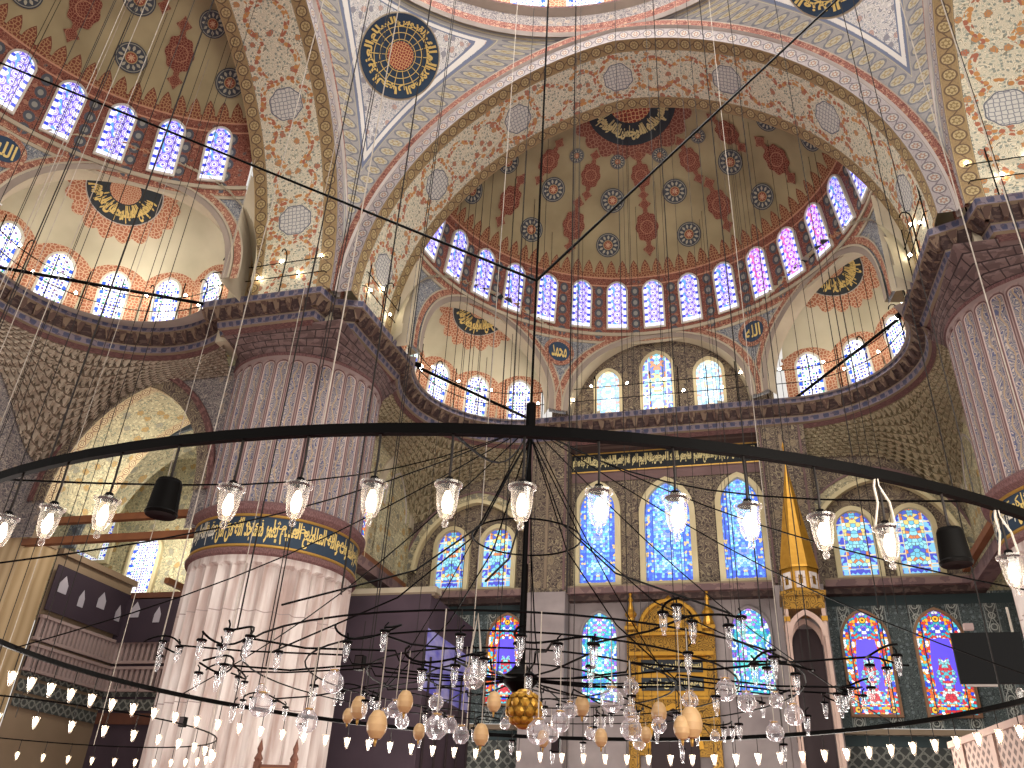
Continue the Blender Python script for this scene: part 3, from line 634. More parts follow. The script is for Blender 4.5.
# ------------------------------------------------------------------ great arches
def great_arch(T, nm, a=8.2, h=9.1):
    L = 2.3 * (a + h) * .78; mb = MB(); N = 96
    def Q(t, o, d): x, z = parch(t, a, h, o); return T(x, d, 16.5 + z)
    for o0, o1, d0, d1, m, nv, uk in ((.0, 0, 0, .5, 'scroll_gold', 1, 1 / .5), (0, 0, .5, 2.5, 'white_floral', 4, 1.0), (0, 0, 2.5, 3.0, 'scroll_gold', 1, 1 / .5),
                                      (0, .46, 0, 0, 'lilac_band', 1, 1 / .46), (.46, .5, -.0, -.1, 'white_line', 1, 1.), (.50, .72, -.1, -.1, 'red_molding', 1, 1.), (.72, .76, -.1, -.1, 'arch_stone', 1, 1.), (.76, .78, -.1, .04, 'red_molding', 1, 1.), (0, 1.4, 3.0, 3.0, 'grey_stone', 1, 1.)):
        dd = abs(d1 - d0) + abs(o1 - o0)
        if m == 'white_floral': UV = lambda u, t: (u * L, t * 2.0)
        elif uk != 1.0: UV = lambda u, t: (u * L * uk, t)
        else: UV = lambda u, t: (u * L, t * dd)
        mb.grid(lambda u, t: Q(u, o0 + (o1 - o0) * t, d0 + (d1 - d0) * t), N, nv, m, UV)
    e_ = (h * h - a * a) / (2 * a); R_ = a + e_; zm = sqrt(R_ * R_ - (7.44 + e_) ** 2)
    for s_ in (-1, 1): mb.grid(lambda u, t: (lambda z: T(s_ * ((7.4) * u + (sqrt(R_ * R_ - z * z) - e_ + .3) * (1 - u)), 2.98, 16.3 + z))(zm * t), 1, 12, 'pale_stone')
    struct(mb.build('ceiling_great_arch'), nm)
great_arch(lambda s, d, z: (s, 18.4 + d, z), 'great pointed arch in front of the middle half dome, cream floral underside')
great_arch(lambda s, d, z: (-8.8 - d, 9.6 + s, z), 'great pointed arch at the left, cream floral underside', 8.56)
great_arch(lambda s, d, z: (8.8 + d, 9.6 + s, z), 'great pointed arch at the upper right', 8.56)
for sg in (-1, 1):
    mb = MB(); mb.box((sg * 11.0, 20.95, 20.0), (4.0, 4.2, 9.0), 'pale_stone'); struct(mb.build('wall_pier_core'), 'plain masonry above the ' + ('left' if sg < 0 else 'right') + ' pier')
# pendentives between them
def pendentive(sg, nm):
    a, h, o = 8.2, 9.1, .76; e = (h * h - a * a) / (2 * a); R = a + e + o; zt = 16.5 + sqrt(R * R - e * e); s = 8.8
    def w(z): return max(0.0, sqrt(max(0, R * R - (z - 16.5) ** 2)) - e)
    z0 = 16.5; N, M = 40, 60
    # path lengths along the arch edge
    Z = [z0 + (zt - z0) * (1 - (1 - j / M) ** 1.6) for j in range(M + 1)]; S = [0.0]
    for j in range(M): S.append(S[-1] + hypot(Z[j + 1] - Z[j], w(Z[j + 1]) - w(Z[j])))
    def pt(i, j):
        z = Z[j]; ww = min(w(z), s); r = hypot(ww, s); p0 = atan2(ww, s); p1 = pi / 2 - p0; ph = p0 + (p1 - p0) * i / N
        return r, ph, z, p0, p1
    mb = MB()
    def P(u, t): r, ph, z, _, _ = pt(round(u * N), round(t * M)); return (sg * r * sin(ph), 9.6 + r * cos(ph), z)
    def UV(u, t): r, ph, z, _, _ = pt(round(u * N), round(t * M)); return (ph * 10.5, z * 1.15)
    def E(u, t):
        r, ph, z, p0, p1 = pt(round(u * N), round(t * M)); j = round(t * M); d = min(ph - p0, p1 - ph) * r
        k = abs(Z[min(j + 1, M)] - Z[max(j - 1, 0)]) + 1e-6; dw = abs(w(Z[min(j + 1, M)]) - w(Z[max(j - 1, 0)])); d *= k / hypot(k, dw) * 1.0 + .0
        return (min(d, (zt + .1 - z) * 1.2), S[j])
    mb.grid(P, N, M, 'pendentive_paint', UV, E)
    # calligraphic roundel
    C = (0, 0, 16.5); az0 = atan2(6.5, 6.2); Rs, Vs = 12.45, 9.75
    T = lambda x, y, z: (sg * x, 9.6 + y, z)
    ph = math.asin((23.35 - 16.5) / Vs)
    for rad, m, k in ((1.3, 'pale_stone', .985), (1.25, 'roundel_blue', .982), (.42, 'roundel_core', .975)): W3 = decal(mb, C, Rs, Vs, az0, ph, circ(rad, 40), m, T, k=k, rings=4)
    def W3b(x, y): p = W3(x * sg, y); return tuple(Vector(p) * .998 + Vector((0, 9.6, 18)) * .002)
    for r in (.46, .66, .84, 1.12):
        if r != 1.12: mb.grid(lambda a, t: W3b((r + .022 * t) * cos(tau * a), (r + .022 * t) * sin(tau * a)), 48, 1, 'gold_script')
    for i in range(18):
        a = tau * i / 18
        mb.grid(lambda q, t: W3b((.42 + .6 * q) * cos(a + (t - .5) * .03), (.42 + .6 * q) * sin(a + (t - .5) * .03)), 6, 1, 'gold_script')
    for i in range(6):
        put_text(mb, ('الملك', 'القدوس', 'السلام', 'العزيز', 'الجبار', 'المصور')[i], 'gold_script', lambda x, y: W3b((.84 + .36 * y) * cos(tau * (i + .97 - .94 * x) / 6), (.84 + .3 * y) * sin(tau * (i + .97 - .94 * x) / 6)), .035)
    struct(mb.build('ceiling_pendentive', smooth=True), nm)
pendentive(-1, 'painted pendentive with a blue and gold roundel, upper left'); pendentive(1, 'painted pendentive at the upper right')
# ring and wall of the main dome
mb = MB(); prof = [(8.8, 26.15, 'red_molding'), (8.72, 26.2, 'white_line'), (8.72, 26.5, 'red_molding'), (8.8, 26.55, 'white_line'), (8.8, 27.2, 'lilac_band'), (8.6, 27.3, 'pale_stone'), (8.6, 27.4, 'pale_stone'), (8.8, 27.42, 'half_dome_paint')]
prof = [(8.8, 26.1), (8.7, 26.2), (8.68, 26.5), (8.78, 26.55), (8.8, 27.15), (8.55, 27.3), (8.55, 27.38), (8.85, 27.42), (8.85, 29.9)]
mm = ['white_line', 'red_molding', 'cornice_red', 'spandrel_dark', 'arch_stone', 'cornice_red', 'arch_stone', 'flame_border']
mb.lathe(prof, lambda j: mm[j], 96, (0, 9.6, 0), u=.58)
mb.grid(lambda a, t: (8.85 * cos(tau * a) * cos(t * pi / 2), 9.6 + 8.85 * sin(tau * a) * cos(t * pi / 2), 29.9 + 7 * sin(t * pi / 2)), 64, 16, 'half_dome_paint', lambda a, t: (a * 55, t * 12))
struct(mb.build('ceiling_main_dome', smooth=False), 'base ring of the main dome at the top edge')
for k in range(28):
    az = tau * (k + .5) / 28; P = Vector((8.8 * sin(az), 9.6 + 8.8 * cos(az), 27.45))
    if P.y > 12: window(P, (cos(az), -sin(az), 0), (0, 0, 1), 1.15, 2.1, 'glass_dotted', 'glass_frame_white', .09, .1)
# ------------------------------------------------------------------ cornices
def offs(path, d):
    out = []
    for i, p in enumerate(path):
        p = Vector(p); t = []
        if i > 0: t.append((p - Vector(path[i - 1])).normalized())
        if i < len(path) - 1: t.append((Vector(path[i + 1]) - p).normalized())
        n = [Vector((q.y, -q.x)) for q in t]; m = sum(n, Vector((0, 0))).normalized(); k = 1 / max(.45, m.dot(n[0])); out.append(p + m * d * k)
    return out
def arcp(c, r, a0, a1, n): return [(c[0] + r * sin(radians(a0 + (a1 - a0) * i / n)), c[1] + r * cos(radians(a0 + (a1 - a0) * i / n))) for i in range(n + 1)]
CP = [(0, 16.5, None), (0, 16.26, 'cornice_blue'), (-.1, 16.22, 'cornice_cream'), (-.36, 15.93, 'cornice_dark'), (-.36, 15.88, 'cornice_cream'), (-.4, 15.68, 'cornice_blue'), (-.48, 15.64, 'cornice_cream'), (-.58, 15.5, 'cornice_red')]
def cornice(path, nm, slab=.9, prof=CP, step=.42):
    mb = MB(); L = [0.0]
    for i in range(len(path) - 1): L.append(L[-1] + (Vector(path[i + 1]) - Vector(path[i])).length)
    n = len(path) - 1
    for k in range(1, len(prof)):
        A = offs(path, prof[k - 1][0]); B = offs(path, prof[k][0]); z0, z1 = prof[k - 1][1], prof[k][1]
        b = len(mb.v)
        for i in range(n):
            mb.poly([(*A[i], z0), (*A[i + 1], z0), (*B[i + 1], z1), (*B[i], z1)], prof[k][2], [(L[i], 1), (L[i + 1], 1), (L[i + 1], 0), (L[i], 0)])
    A = offs(path, 0); B = offs(path, -slab)
    for i in range(n): mb.poly([(*A[i], 16.5), (*A[i + 1], 16.5), (*B[i + 1], 16.5), (*B[i], 16.5)], 'grey_stone')
    d = step / 2; i = 0
    while d < L[-1] and step:
        while L[i + 1] < d: i += 1
        t = (d - L[i]) / (L[i + 1] - L[i]); p = Vector(path[i]).lerp(Vector(path[i + 1]), t); q = (Vector(path[i + 1]) - Vector(path[i])).normalized(); nn = Vector((q.y, -q.x))
        a = [p + q * s * .13 for s in (-1, 1)]
        top = [(*(x + nn * o), 16.235) for x, o in ((a[0], -.03), (a[1], -.03), (a[1], -.32), (a[0], -.32))]; bot = [(*(x + nn * o), 15.95) for x, o in ((a[0] + q * .08, -.2), (a[1] - q * .08, -.2), (a[1] - q * .08, -.4), (a[0] + q * .08, -.4))]
        uv = [(d, 0), (d + .2, 0), (d + .2, .3), (d, .3)]
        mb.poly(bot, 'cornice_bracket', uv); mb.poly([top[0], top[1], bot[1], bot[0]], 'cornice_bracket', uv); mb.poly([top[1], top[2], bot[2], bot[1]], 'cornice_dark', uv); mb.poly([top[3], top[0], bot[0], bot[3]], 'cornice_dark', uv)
        d += step
    return struct(mb.build('cornice_gallery'), nm)
EXR = 3.42; exc = (4.79, 24.18)
def qarc(n=22):   # from the apse corner to the pier corner on the right
    P1 = Vector((4.96, 27.6)); P2 = Vector((7.84, 22.75)); c = Vector(exc)
    a0 = math.degrees(atan2(P1.x - c.x, P1.y - c.y)); a1 = math.degrees(atan2(P2.x - c.x, P2.y - c.y)); return arcp(exc, EXR, a0, a1, n)
QA = qarc(); PIER_R = [(7.84, 22.7), (8.05, 19.0), (8.85, 18.7), (9.0, 18.0), (13.1, 18.0), (13.1, 18.6)]
rightpath = QA + PIER_R
midpath = [(-4.96, 27.6), (4.96, 27.6)]
full = [(-x, y) for x, y in reversed(rightpath)] + rightpath
# left half-dome cornice: from far left corner to the pier corner
LC = (-14.85, 15.36); LR = 3.64
la = arcp(LC, LR, -125, 30, 24)
leftpath = [(-17.7, 5.0), (-17.7, 12.9)] + la[1:-1] + [(-13.05, 18.5)]
path_all = leftpath + full[1:]
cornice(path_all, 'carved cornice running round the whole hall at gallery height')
LOWP = None
# ------------------------------------------------------------------ piers
PC = Vector((11.1, 21.7))
def pier(sg, side):
    mb = MB(); c = (sg * PC.x, PC.y, 0); n = 34; N = n * 6
    def fl(th, dep): return dep * (abs(sin(th * n / 2)) ** 1.3)
    def sect(z0, z1, R, dep, m, nv, top=None, UV=None):
        def P(a, t):
            z = z0 + (z1 - z0) * t; th = tau * a; d = dep
            if top and z > top[0]:
                x = abs(((a * n) % 1) - .5) * 2; lim = top[0] + (top[1] - top[0]) * sqrt(max(0, 1 - x * x)); d = dep if z < lim else 0
            return (c[0] + (R - fl(th, d)) * cos(th), c[1] + (R - fl(th, d)) * sin(th), z)
        mb.grid(P, N, nv, m, UV or (lambda a, t: (a * n, z0 + (z1 - z0) * t)))
    sect(0, 8.1, 2.4, .2, 'marble_fluted', 6, UV=lambda a, t: (a * 15, 8.1 * t)); sect(8.1, 8.6, 2.4, .2, 'marble_fluted', 10, (8.1, 8.4), UV=lambda a, t: (a * 15, 8.1 + .5 * t))
    mb.lathe([(2.4, 8.58), (2.5, 8.62), (2.52, 8.7), (2.46, 8.78), (2.44, 8.8)], 'ring_red', 64, c)
    mb.lathe([(2.44, 8.8), (2.47, 8.82), (2.47, 8.87)], 'gold_trim', 64, c)
    mb.lathe([(2.44, 8.87), (2.44, 9.68)], 'band_blue', 96, c)
    mb.lathe([(2.44, 9.68), (2.47, 9.7), (2.47, 9.75)], 'gold_trim', 64, c)
    mb.lathe([(2.47, 9.75), (2.6, 9.85), (2.62, 10.0), (2.48, 10.12)], 'ring_red', 64, c)
    sect(10.1, 14.6, 2.46, .07, 'pier_painted', 2); sect(14.6, 15.0, 2.46, .07, 'pier_painted', 8, (14.6, 14.9))
    mb.lathe([(2.46, 15.0), (2.5, 15.02), (2.5, 15.1)], 'ring_red', 64, c)
    cd = atan2(CAM.y - c[1], CAM.x - c[0])
    for i, tx in enumerate((T_A, 'يعمر مساجد الله من امن', 'والله السميع العليم', 'واليوم الاخر والسموات')):
        put_text(mb, tx, 'white_script' if i == 0 else 'gold_script', lambda x, y: (c[0] + 2.452 * cos(cd - pi * .5 + (i + x * .96) * pi * .25), c[1] + 2.452 * sin(cd - pi * .5 + (i + x * .96) * pi * .25), 8.92 + .72 * y), .03)
    for i, tx in enumerate((T_B,)):
        put_text(mb, tx, 'gold_script', lambda x, y: (c[0] + 2.45 * cos(cd - pi * .5 + (i + x * .96) * pi), c[1] + 2.45 * sin(cd - pi * .5 + (i + x * .96) * pi), 9.2 + .42 * y), .01)
    # corbelled zone from round shaft to square head
    x0, x1, y0, y1 = c[0] - 2.1, c[0] + 2.1, 18.55, 23.0
    xa, xb = (-12.6, -8.4) if sg < 0 else (8.4, 12.6)
    def boxr(th):
        dx, dy = cos(th), sin(th); ts = []
        if dx > 1e-6: ts.append((xb - c[0]) / dx)
        if dx < -1e-6: ts.append((xa - c[0]) / dx)
        if dy > 1e-6: ts.append((y1 - c[1]) / dy)
        if dy < -1e-6: ts.append((y0 - c[1]) / dy)
        return min(ts)
    rows = 4
    def P(a, t):
        th = tau * a; k = min(rows - 1, int(t * rows)); f = t * rows - k; tt = (k + min(1, f * 1.6) * .9) / rows if t < 1 else 1
        r = 2.48 + (max(boxr(th), 2.5) - 2.48) * tt; return (c[0] + r * cos(th), c[1] + r * sin(th), 15.08 + .5 * t)
    mb.grid(P, 160, 16, 'pier_muqarnas', lambda a, t: (a * 18, t * rows))
    return struct(mb.build('pillar_fluted'), side)
pier(-1, 'huge round fluted marble pier left of the middle with a blue inscription band'); pier(1, 'huge dark fluted pier at the right edge')
# ------------------------------------------------------------------ walls below the gallery cornice
YW, XW = 28.8, 9.8
def plane(mb, x0, x1, z0, z1, y, m, nx_=1): return mb.grid(lambda a, t: (x0 + (x1 - x0) * a, y, z0 + (z1 - z0) * t), nx_, 1, m, lambda a, t: (x0 + (x1 - x0) * a, z0 + (z1 - z0) * t))
def planex(mb, x, y0, y1, z0, z1, m): return mb.grid(lambda a, t: (x, y0 + (y1 - y0) * a, z0 + (z1 - z0) * t), 1, 1, m, lambda a, t: (y0 + (y1 - y0) * a, z0 + (z1 - z0) * t))
def mold_arch(mb, cx, y, zs, a, h, w, m, dp=.1, plane_='y', N=40, o=0.0, stilt=0.0, depth_to=None):
    """raised pointed band on a wall whose hall side is -y (or toward the axis for plane_ 'x+'/'x-')"""
    def W3(s, z, d):
        if plane_ == 'y': return (cx + s, y - d, z)
        return (y - d, cx + s, z) if plane_ == 'x+' else (y + d, cx - s, z)
    L = arch_len(a, h)
    def Q(t, oo, d): x, z = parch(t, a, h, oo, stilt); return W3(x, zs + z, d)
    mb.grid(lambda u, t: Q(u, o + w * t, dp), N, 1, m, lambda u, t: (u * L, t * w if w > .3 else t * w))
    mb.grid(lambda u, t: Q(u, o, dp * t), N, 1, m, lambda u, t: (u * L, t * dp)); mb.grid(lambda u, t: Q(u, o + w, dp * (1 - t)), N, 1, m, lambda u, t: (u * L, t * dp))
def arch_fill(mb, cx, y, zb, zs, a, h, m, d=0.0, plane_='y', N=40):
    def W3(s, z):
        if plane_ == 'y': return (cx + s, y - d, z)
        return (y - d, cx + s, z) if plane_ == 'x+' else (y + d, cx - s, z)
    def Q(u, t): x, z = parch(u, a, h); return W3(x, zb + (zs + z - zb) * t)
    def UVf(u, t): x, z = parch(u, a, h); return (x, zb + (zs + z - zb) * t)
    mb.grid(Q, N, 6, m, UVf)
# middle of the qibla wall
mb = MB()
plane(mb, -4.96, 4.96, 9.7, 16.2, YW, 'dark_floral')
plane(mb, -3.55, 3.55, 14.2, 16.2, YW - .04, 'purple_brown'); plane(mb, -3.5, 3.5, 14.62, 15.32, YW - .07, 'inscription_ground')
mb.grid(lambda a, t: (-4.96 + 9.92 * a, 28.2 + .6 * t, 15.55 - .2 * t), 1, 1, 'cornice_dark')
mb.grid(lambda a, t: (-3.5 + 7 * a, YW - .09, 15.32 + .05 * t), 1, 1, 'gold_trim'); mb.grid(lambda a, t: (-3.5 + 7 * a, YW - .09, 14.57 + .05 * t), 1, 1, 'gold_trim')
for i, tx in enumerate((T_B, T_C, T_A + ' ' + T_D)):
    for k in (0, 1): put_text(mb, tx if k == 0 else (T_D, T_A, 'الله نور السموات')[i], 'pale_script', lambda x, y: (-3.42 + 6.84 * (i + x * .97) / 3, YW - .08 - .005 * k, 14.68 + .16 * k + (.56 - .16 * k) * y), .035)
struct(mb.build('wall_qibla_upper'), 'dark patterned wall with three tall blue windows and a gilt inscription')
for sg in (-1, 1):
    mb = MB(); mb.box((sg * 4.26, 28.45, 12.95), (1.6, .75, 6.3), 'dark_floral'); mb.box((sg * 3.56, 28.04, 12.75), (.07, .07, 5.7), 'purple_brown'); mb.box((sg * 4.88, 28.04, 12.75), (.07, .07, 5.7), 'purple_brown')
    mb.box((sg * 4.22, 28.04, 12.6), (.1, .06, 5.3), 'cornice_cream'); mb.box((sg * 4.22, 28.35, 5.0), (1.5, .9, 9.6), 'marble_wall'); struct(mb.build('pillar_pilaster'))
for x, g in ((-2.47, 'glass_azure'), (.06, 'glass_azure'), (2.62, 'glass_azure')): window((x, YW, 10.28), (1, 0, 0), (0, 0, 1), 1.3 if abs(x) > 1 else 1.6, 3.7, g, 'glass_frame', .2, .22, .5)
# muqarnas vaults turning the round cornice into the corner bays
def muqarnas(Tf, Bf, m, nm, nc=40, rows=9):
    mb = MB()
    def P(a, t):
        k = min(rows - 1, int(t * rows + 1e-6)); f = t * rows - k; T0, B0 = Vector(Tf(a)), Vector(Bf(a)); p = T0.lerp(B0, t)
        g = (k + min(1, (1 - cos(f * pi)) * .5 + .0)) / rows; h = T0.lerp(B0, (k + f ** 2.2) / rows)
        x = abs((a * nc + .5 * (k % 2)) % 1 - .5) * 2; d = (B0 - T0); d.z = 0; L = d.length or 1
        q = Vector((h.x, h.y, p.z)); return q + d / L * (.26 * (1 - x) * sin(min(1, f * 1.02) * pi)) * min(1, L / .8)
    mb.grid(P, nc * 6, rows * 6, m, lambda a, t: (a * nc + .5 * (int(t * rows - 1e-6) % 2), t * rows)); return struct(mb.build('ceiling_muqarnas'), nm)
for sg in (-1, 1):
    arc = offs(QA, -.58)
    def Tf(a):
        f = a * (len(arc) - 1); i = min(len(arc) - 2, int(f)); p = arc[i].lerp(arc[i + 1], f - i); return (sg * p.x, p.y, 15.5)
    def Bf(a):
        L1, L2 = XW - 4.9, YW - 22.4; s = a * (L1 + L2); c = L1 / (L1 + L2); z = 14.6 - 1.7 * math.exp(-((a - c) / .13) ** 2)
        return (sg * (4.9 + s), YW - .05, z) if s < L1 else (sg * (XW - .05), YW - (s - L1), z)
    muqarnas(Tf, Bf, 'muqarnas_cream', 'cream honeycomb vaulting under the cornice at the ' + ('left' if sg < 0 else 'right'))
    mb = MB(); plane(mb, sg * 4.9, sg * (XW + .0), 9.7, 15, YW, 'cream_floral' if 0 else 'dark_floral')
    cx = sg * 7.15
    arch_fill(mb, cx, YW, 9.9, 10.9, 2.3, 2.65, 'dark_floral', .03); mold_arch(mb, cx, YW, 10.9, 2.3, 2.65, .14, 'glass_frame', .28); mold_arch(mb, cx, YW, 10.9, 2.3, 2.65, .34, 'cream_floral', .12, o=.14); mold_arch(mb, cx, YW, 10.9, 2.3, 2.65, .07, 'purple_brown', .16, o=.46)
    struct(mb.build('wall_bay_back'), 'corner bay wall with a pointed arch over two windows, ' + ('left' if sg < 0 else 'right'))
    for dx in (-.9, .92): window((cx + dx, YW - .04, 10.25), (1, 0, 0), (0, 0, 1), 1.12, 2.25, 'glass_panelled', 'glass_frame', .17, .2, .1)
    mb = MB(); x = sg * XW; pl = 'x+' if sg > 0 else 'x-'
    planex(mb, x, 21.5, YW, 9.7, 15, 'cream_floral' if sg > 0 else 'cream_floral')
    mold_arch(mb, 26.9, x, 12.6, 1.45, 2.1, .3, 'pale_stone', .1, pl); arch_fill(mb, 26.9, x, 9.9, 12.6, 1.4, 2.05, 'vault_floral', .04, pl)
    mold_arch(mb, 26.9, x, 12.6, 1.0, 1.6, .06, 'white_line', .07, pl); 
    for k in (11.0, 12.4, 13.6):
        ring = [(.55 * cos(tau * i / 24), .55 * sin(tau * i / 24)) for i in range(24)]
        mb.poly([(x - sg * .06, 26.9 + p, k + q) for p, q in ring], 'cream_floral', ring)
    mb.box((sg * 9.6, 25.2, 9.85), (.5, 7.2, .35), 'ledge_stone')
    struct(mb.build('wall_bay_side'), 'ornamented side wall of the corner bay, ' + ('left' if sg < 0 else 'right'))
window((-9.76, 24.2, 10.2), (0, 1, 0), (0, 0, 1), .9, 2.0, 'glass_garnet', 'glass_frame', .12, .12, .2)
# ledge cornice and the lower wall
mb = MB(); mb.box((0, 28.55, 9.92), (19.6, .62, .22), 'ledge_stone'); mb.box((0, 28.66, 9.72), (19.6, .4, .2), 'cornice_dark'); mb.box((0, 28.6, 10.06), (19.6, .7, .06), 'cornice_cream'); mb.build('ledge_course')
struct(bpy.data.objects['ledge_course'], 'dark stone ledge between the two window rows'); bpy.data.objects['ledge_course'].name = 'trim_1'
mb = MB(); plane(mb, -3.6, 3.6, 0, 9.7, YW, 'marble_wall'); struct(mb.build('wall_mihrab'), 'grey marble wall round the gilded prayer niche')
for sg in (-1, 1):
    mb = MB(); plane(mb, sg * 4.9, sg * 13, 5.62, 9.7, YW, 'blue_tile'); plane(mb, sg * 4.9, sg * 13, 9.3, 9.62, YW - .02, 'tile_border'); mb.box((sg * 7.6, YW - .08, 5.5), (5.6, .22, .16), 'cornice_cream'); plane(mb, sg * 4.9, sg * 13, 0, 5.45, YW - .02, 'tile_lattice')
    plane(mb, sg * 4.9, sg * 13, 5.1, 5.4, YW - .04, 'tile_border')
    struct(mb.build('wall_tiled'), 'green-blue tiled lower wall, ' + ('left' if sg < 0 else 'right'))
for x, z, w, h, g, fr_ in ((-2.42, 6.3, 1.2, 2.95, 'glass_turquoise', 'marble_wall'), (2.58, 6.55, 1.25, 2.75, 'glass_turquoise', 'marble_wall'), (-5.73, 6.25, 1.3, 3.0, 'glass_garnet', 'glass_frame_brown'), (-8.3, 6.0, 1.3, 3.0, 'glass_garnet', 'glass_frame_brown'), (6.06, 6.0, 1.32, 3.1, 'glass_garnet', 'glass_frame_brown'), (8.2, 6.0, 1.32, 3.1, 'glass_garnet', 'glass_frame_brown')):
    window((x, YW - .04, z), (1, 0, 0), (0, 0, 1), w, h, g, fr_, .08, .12, .35)
# ------------------------------------------------------------------ left side: bay beyond the round pier
XL = -19.7
def TfL(a):
    arc = offs(la, -.58); f = a * (len(arc) - 1); i = min(len(arc) - 2, int(f)); p = arc[i].lerp(arc[i + 1], f - i); return (p.x, p.y, 15.5)
def BfL(a):
    L1, L2 = 9.0, XL * -1 - 13.0; s = a * (L1 + L2); c = L1 / (L1 + L2); z = 14.9 - 2.6 * math.exp(-((a - c) / .13) ** 2)
    return (XL + .05, 11.0 + s, z) if s < L1 else (XL + (s - L1), 19.95, z)
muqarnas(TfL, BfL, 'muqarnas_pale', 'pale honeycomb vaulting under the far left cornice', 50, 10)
mb = MB(); ac, aa, ah, az = -16.05, 2.75, 3.95, 10.9
def outer(u, t):   # wall with an arched opening in the plane y = 20
    x, z = parch(u, aa, ah); z += az; X_ = ac + x; zt = 15.3; return (X_, 20, z + (zt - z) * t)
mb.grid(outer, 48, 4, 'spandrel_dark', lambda u, t: (outer(u, t)[0], outer(u, t)[2]))
for x0, x1 in ((XL, ac - aa), (ac + aa, -12.4)): plane(mb, x0, x1, 9.7, 15.3, 20, 'spandrel_dark')
mold_arch(mb, ac, 20, az, aa, ah, .42, 'dark_floral', .06); mold_arch(mb, ac, 20, az, aa, ah, .2, 'cornice_red', .1, o=.42)
LL = arch_len(aa, ah)
mb.grid(lambda u, t: (lambda q: (ac + q[0], 20 + 2.6 * t, az + q[1]))(parch(u, aa, ah)), 48, 6, 'vault_floral', lambda u, t: (u * LL, t * 2.6))
for t0, t1, m in ((0, .35, 'scroll_pale'), (2.25, 2.6, 'scroll_pale')): mb.grid(lambda u, t: (lambda q: (ac + q[0], 20 + t0 + (t1 - t0) * t, az + q[1] - .02))(parch(u, aa, ah)), 48, 1, m, lambda u, t: (u * LL * 2.8, t))
struct(mb.build('wall_arch_side'), 'wide pointed arch left of the round pier')
mb = MB()   # second, darker arch deeper in
a2, h2, c2, z2 = 4.1, 4.7, -17.2, 10.9
def outer2(u, t): x, z = parch(u, a2, h2); z += z2; return (c2 + x, 24.4, z + (18 - z) * t)
mb.grid(outer2, 40, 3, 'grey_floral', lambda u, t: (outer2(u, t)[0], outer2(u, t)[2])); plane(mb, -27, c2 - a2, 10.15, 18, 24.4, 'vault_floral'); plane(mb, c2 + a2, -10, 10.15, 18, 24.4, 'cream_floral')
mold_arch(mb, c2, 24.4, z2, a2, h2, .55, 'grey_floral', .12); mb.grid(lambda u, t: (lambda q: (c2 + q[0], 24.4 + 1.2 * t, z2 + q[1]))(parch(u, a2, h2)), 40, 3, 'vault_floral', lambda u, t: (u * 9, t * 1.2))
struct(mb.build('wall_arch_inner'), 'second grey arch seen through the wide left arch')
mb = MB(); plane(mb, -28, -10, 9.6, 18, 29.2, 'vault_floral'); planex(mb, -27.5, 20, 29.2, 0, 18, 'cream_floral'); mb.grid(lambda a, t: (-28 + 18 * a, 20 + 9.2 * t, 16.8 + 1.2 * sin(pi * t)), 6, 10, 'vault_floral', lambda a, t: (18 * a, 9.2 * t)); struct(mb.build('wall_bay_far'), 'ornamented back wall of the far left bay')
window((-25.0, 29.15, 12.1), (1, 0, 0), (0, 0, 1), 1.7, 3.2, 'glass_dotted', 'glass_frame', .15, .15, .2); window((-22.2, 29.15, 10.6), (1, 0, 0), (0, 0, 1), 1.35, 2.6, 'glass_dotted', 'glass_frame', .15, .15, .2)
window((-17.6, 20.35, 14.2), (1, 0, 0), (0, 0, 1), .5, .6, 'glass_pale', 'glass_frame', .05, .05, .1)
mb = MB()   # the wall of the left half dome at the edge of the view
planex(mb, XL, 2, 20, 9.7, 15, 'spandrel_dark'); mold_arch(mb, 14.3, XL, 10.2, 2.9, 3.5, .5, 'scroll_pale', .1, 'x-'); mold_arch(mb, 14.3, XL, 10.2, 2.9, 3.5, .3, 'red_molding', .14, 'x-', o=.5); arch_fill(mb, 14.3, XL, 9.8, 10.2, 2.9, 3.5, 'cream_floral', .03, 'x-')
struct(mb.build('wall_left'), 'wall under the left half dome')
# ------------------------------------------------------------------ floor
mb = MB(); mb.grid(lambda a, t: (-28 + 56 * a, -16 + 46 * t, 0), 8, 8, 'carpet_red', lambda a, t: (56 * a, 46 * t)); struct(mb.build('floor'), 'carpeted hall floor')
mb = MB(); planex(mb, 19.7, 2, 30, 0, 15.5, 'cream_floral'); plane(mb, 9.8, 19.7, 0, 15.5, 28.9, 'cream_floral'); struct(mb.build('wall_right'), 'wall beyond the right pier')
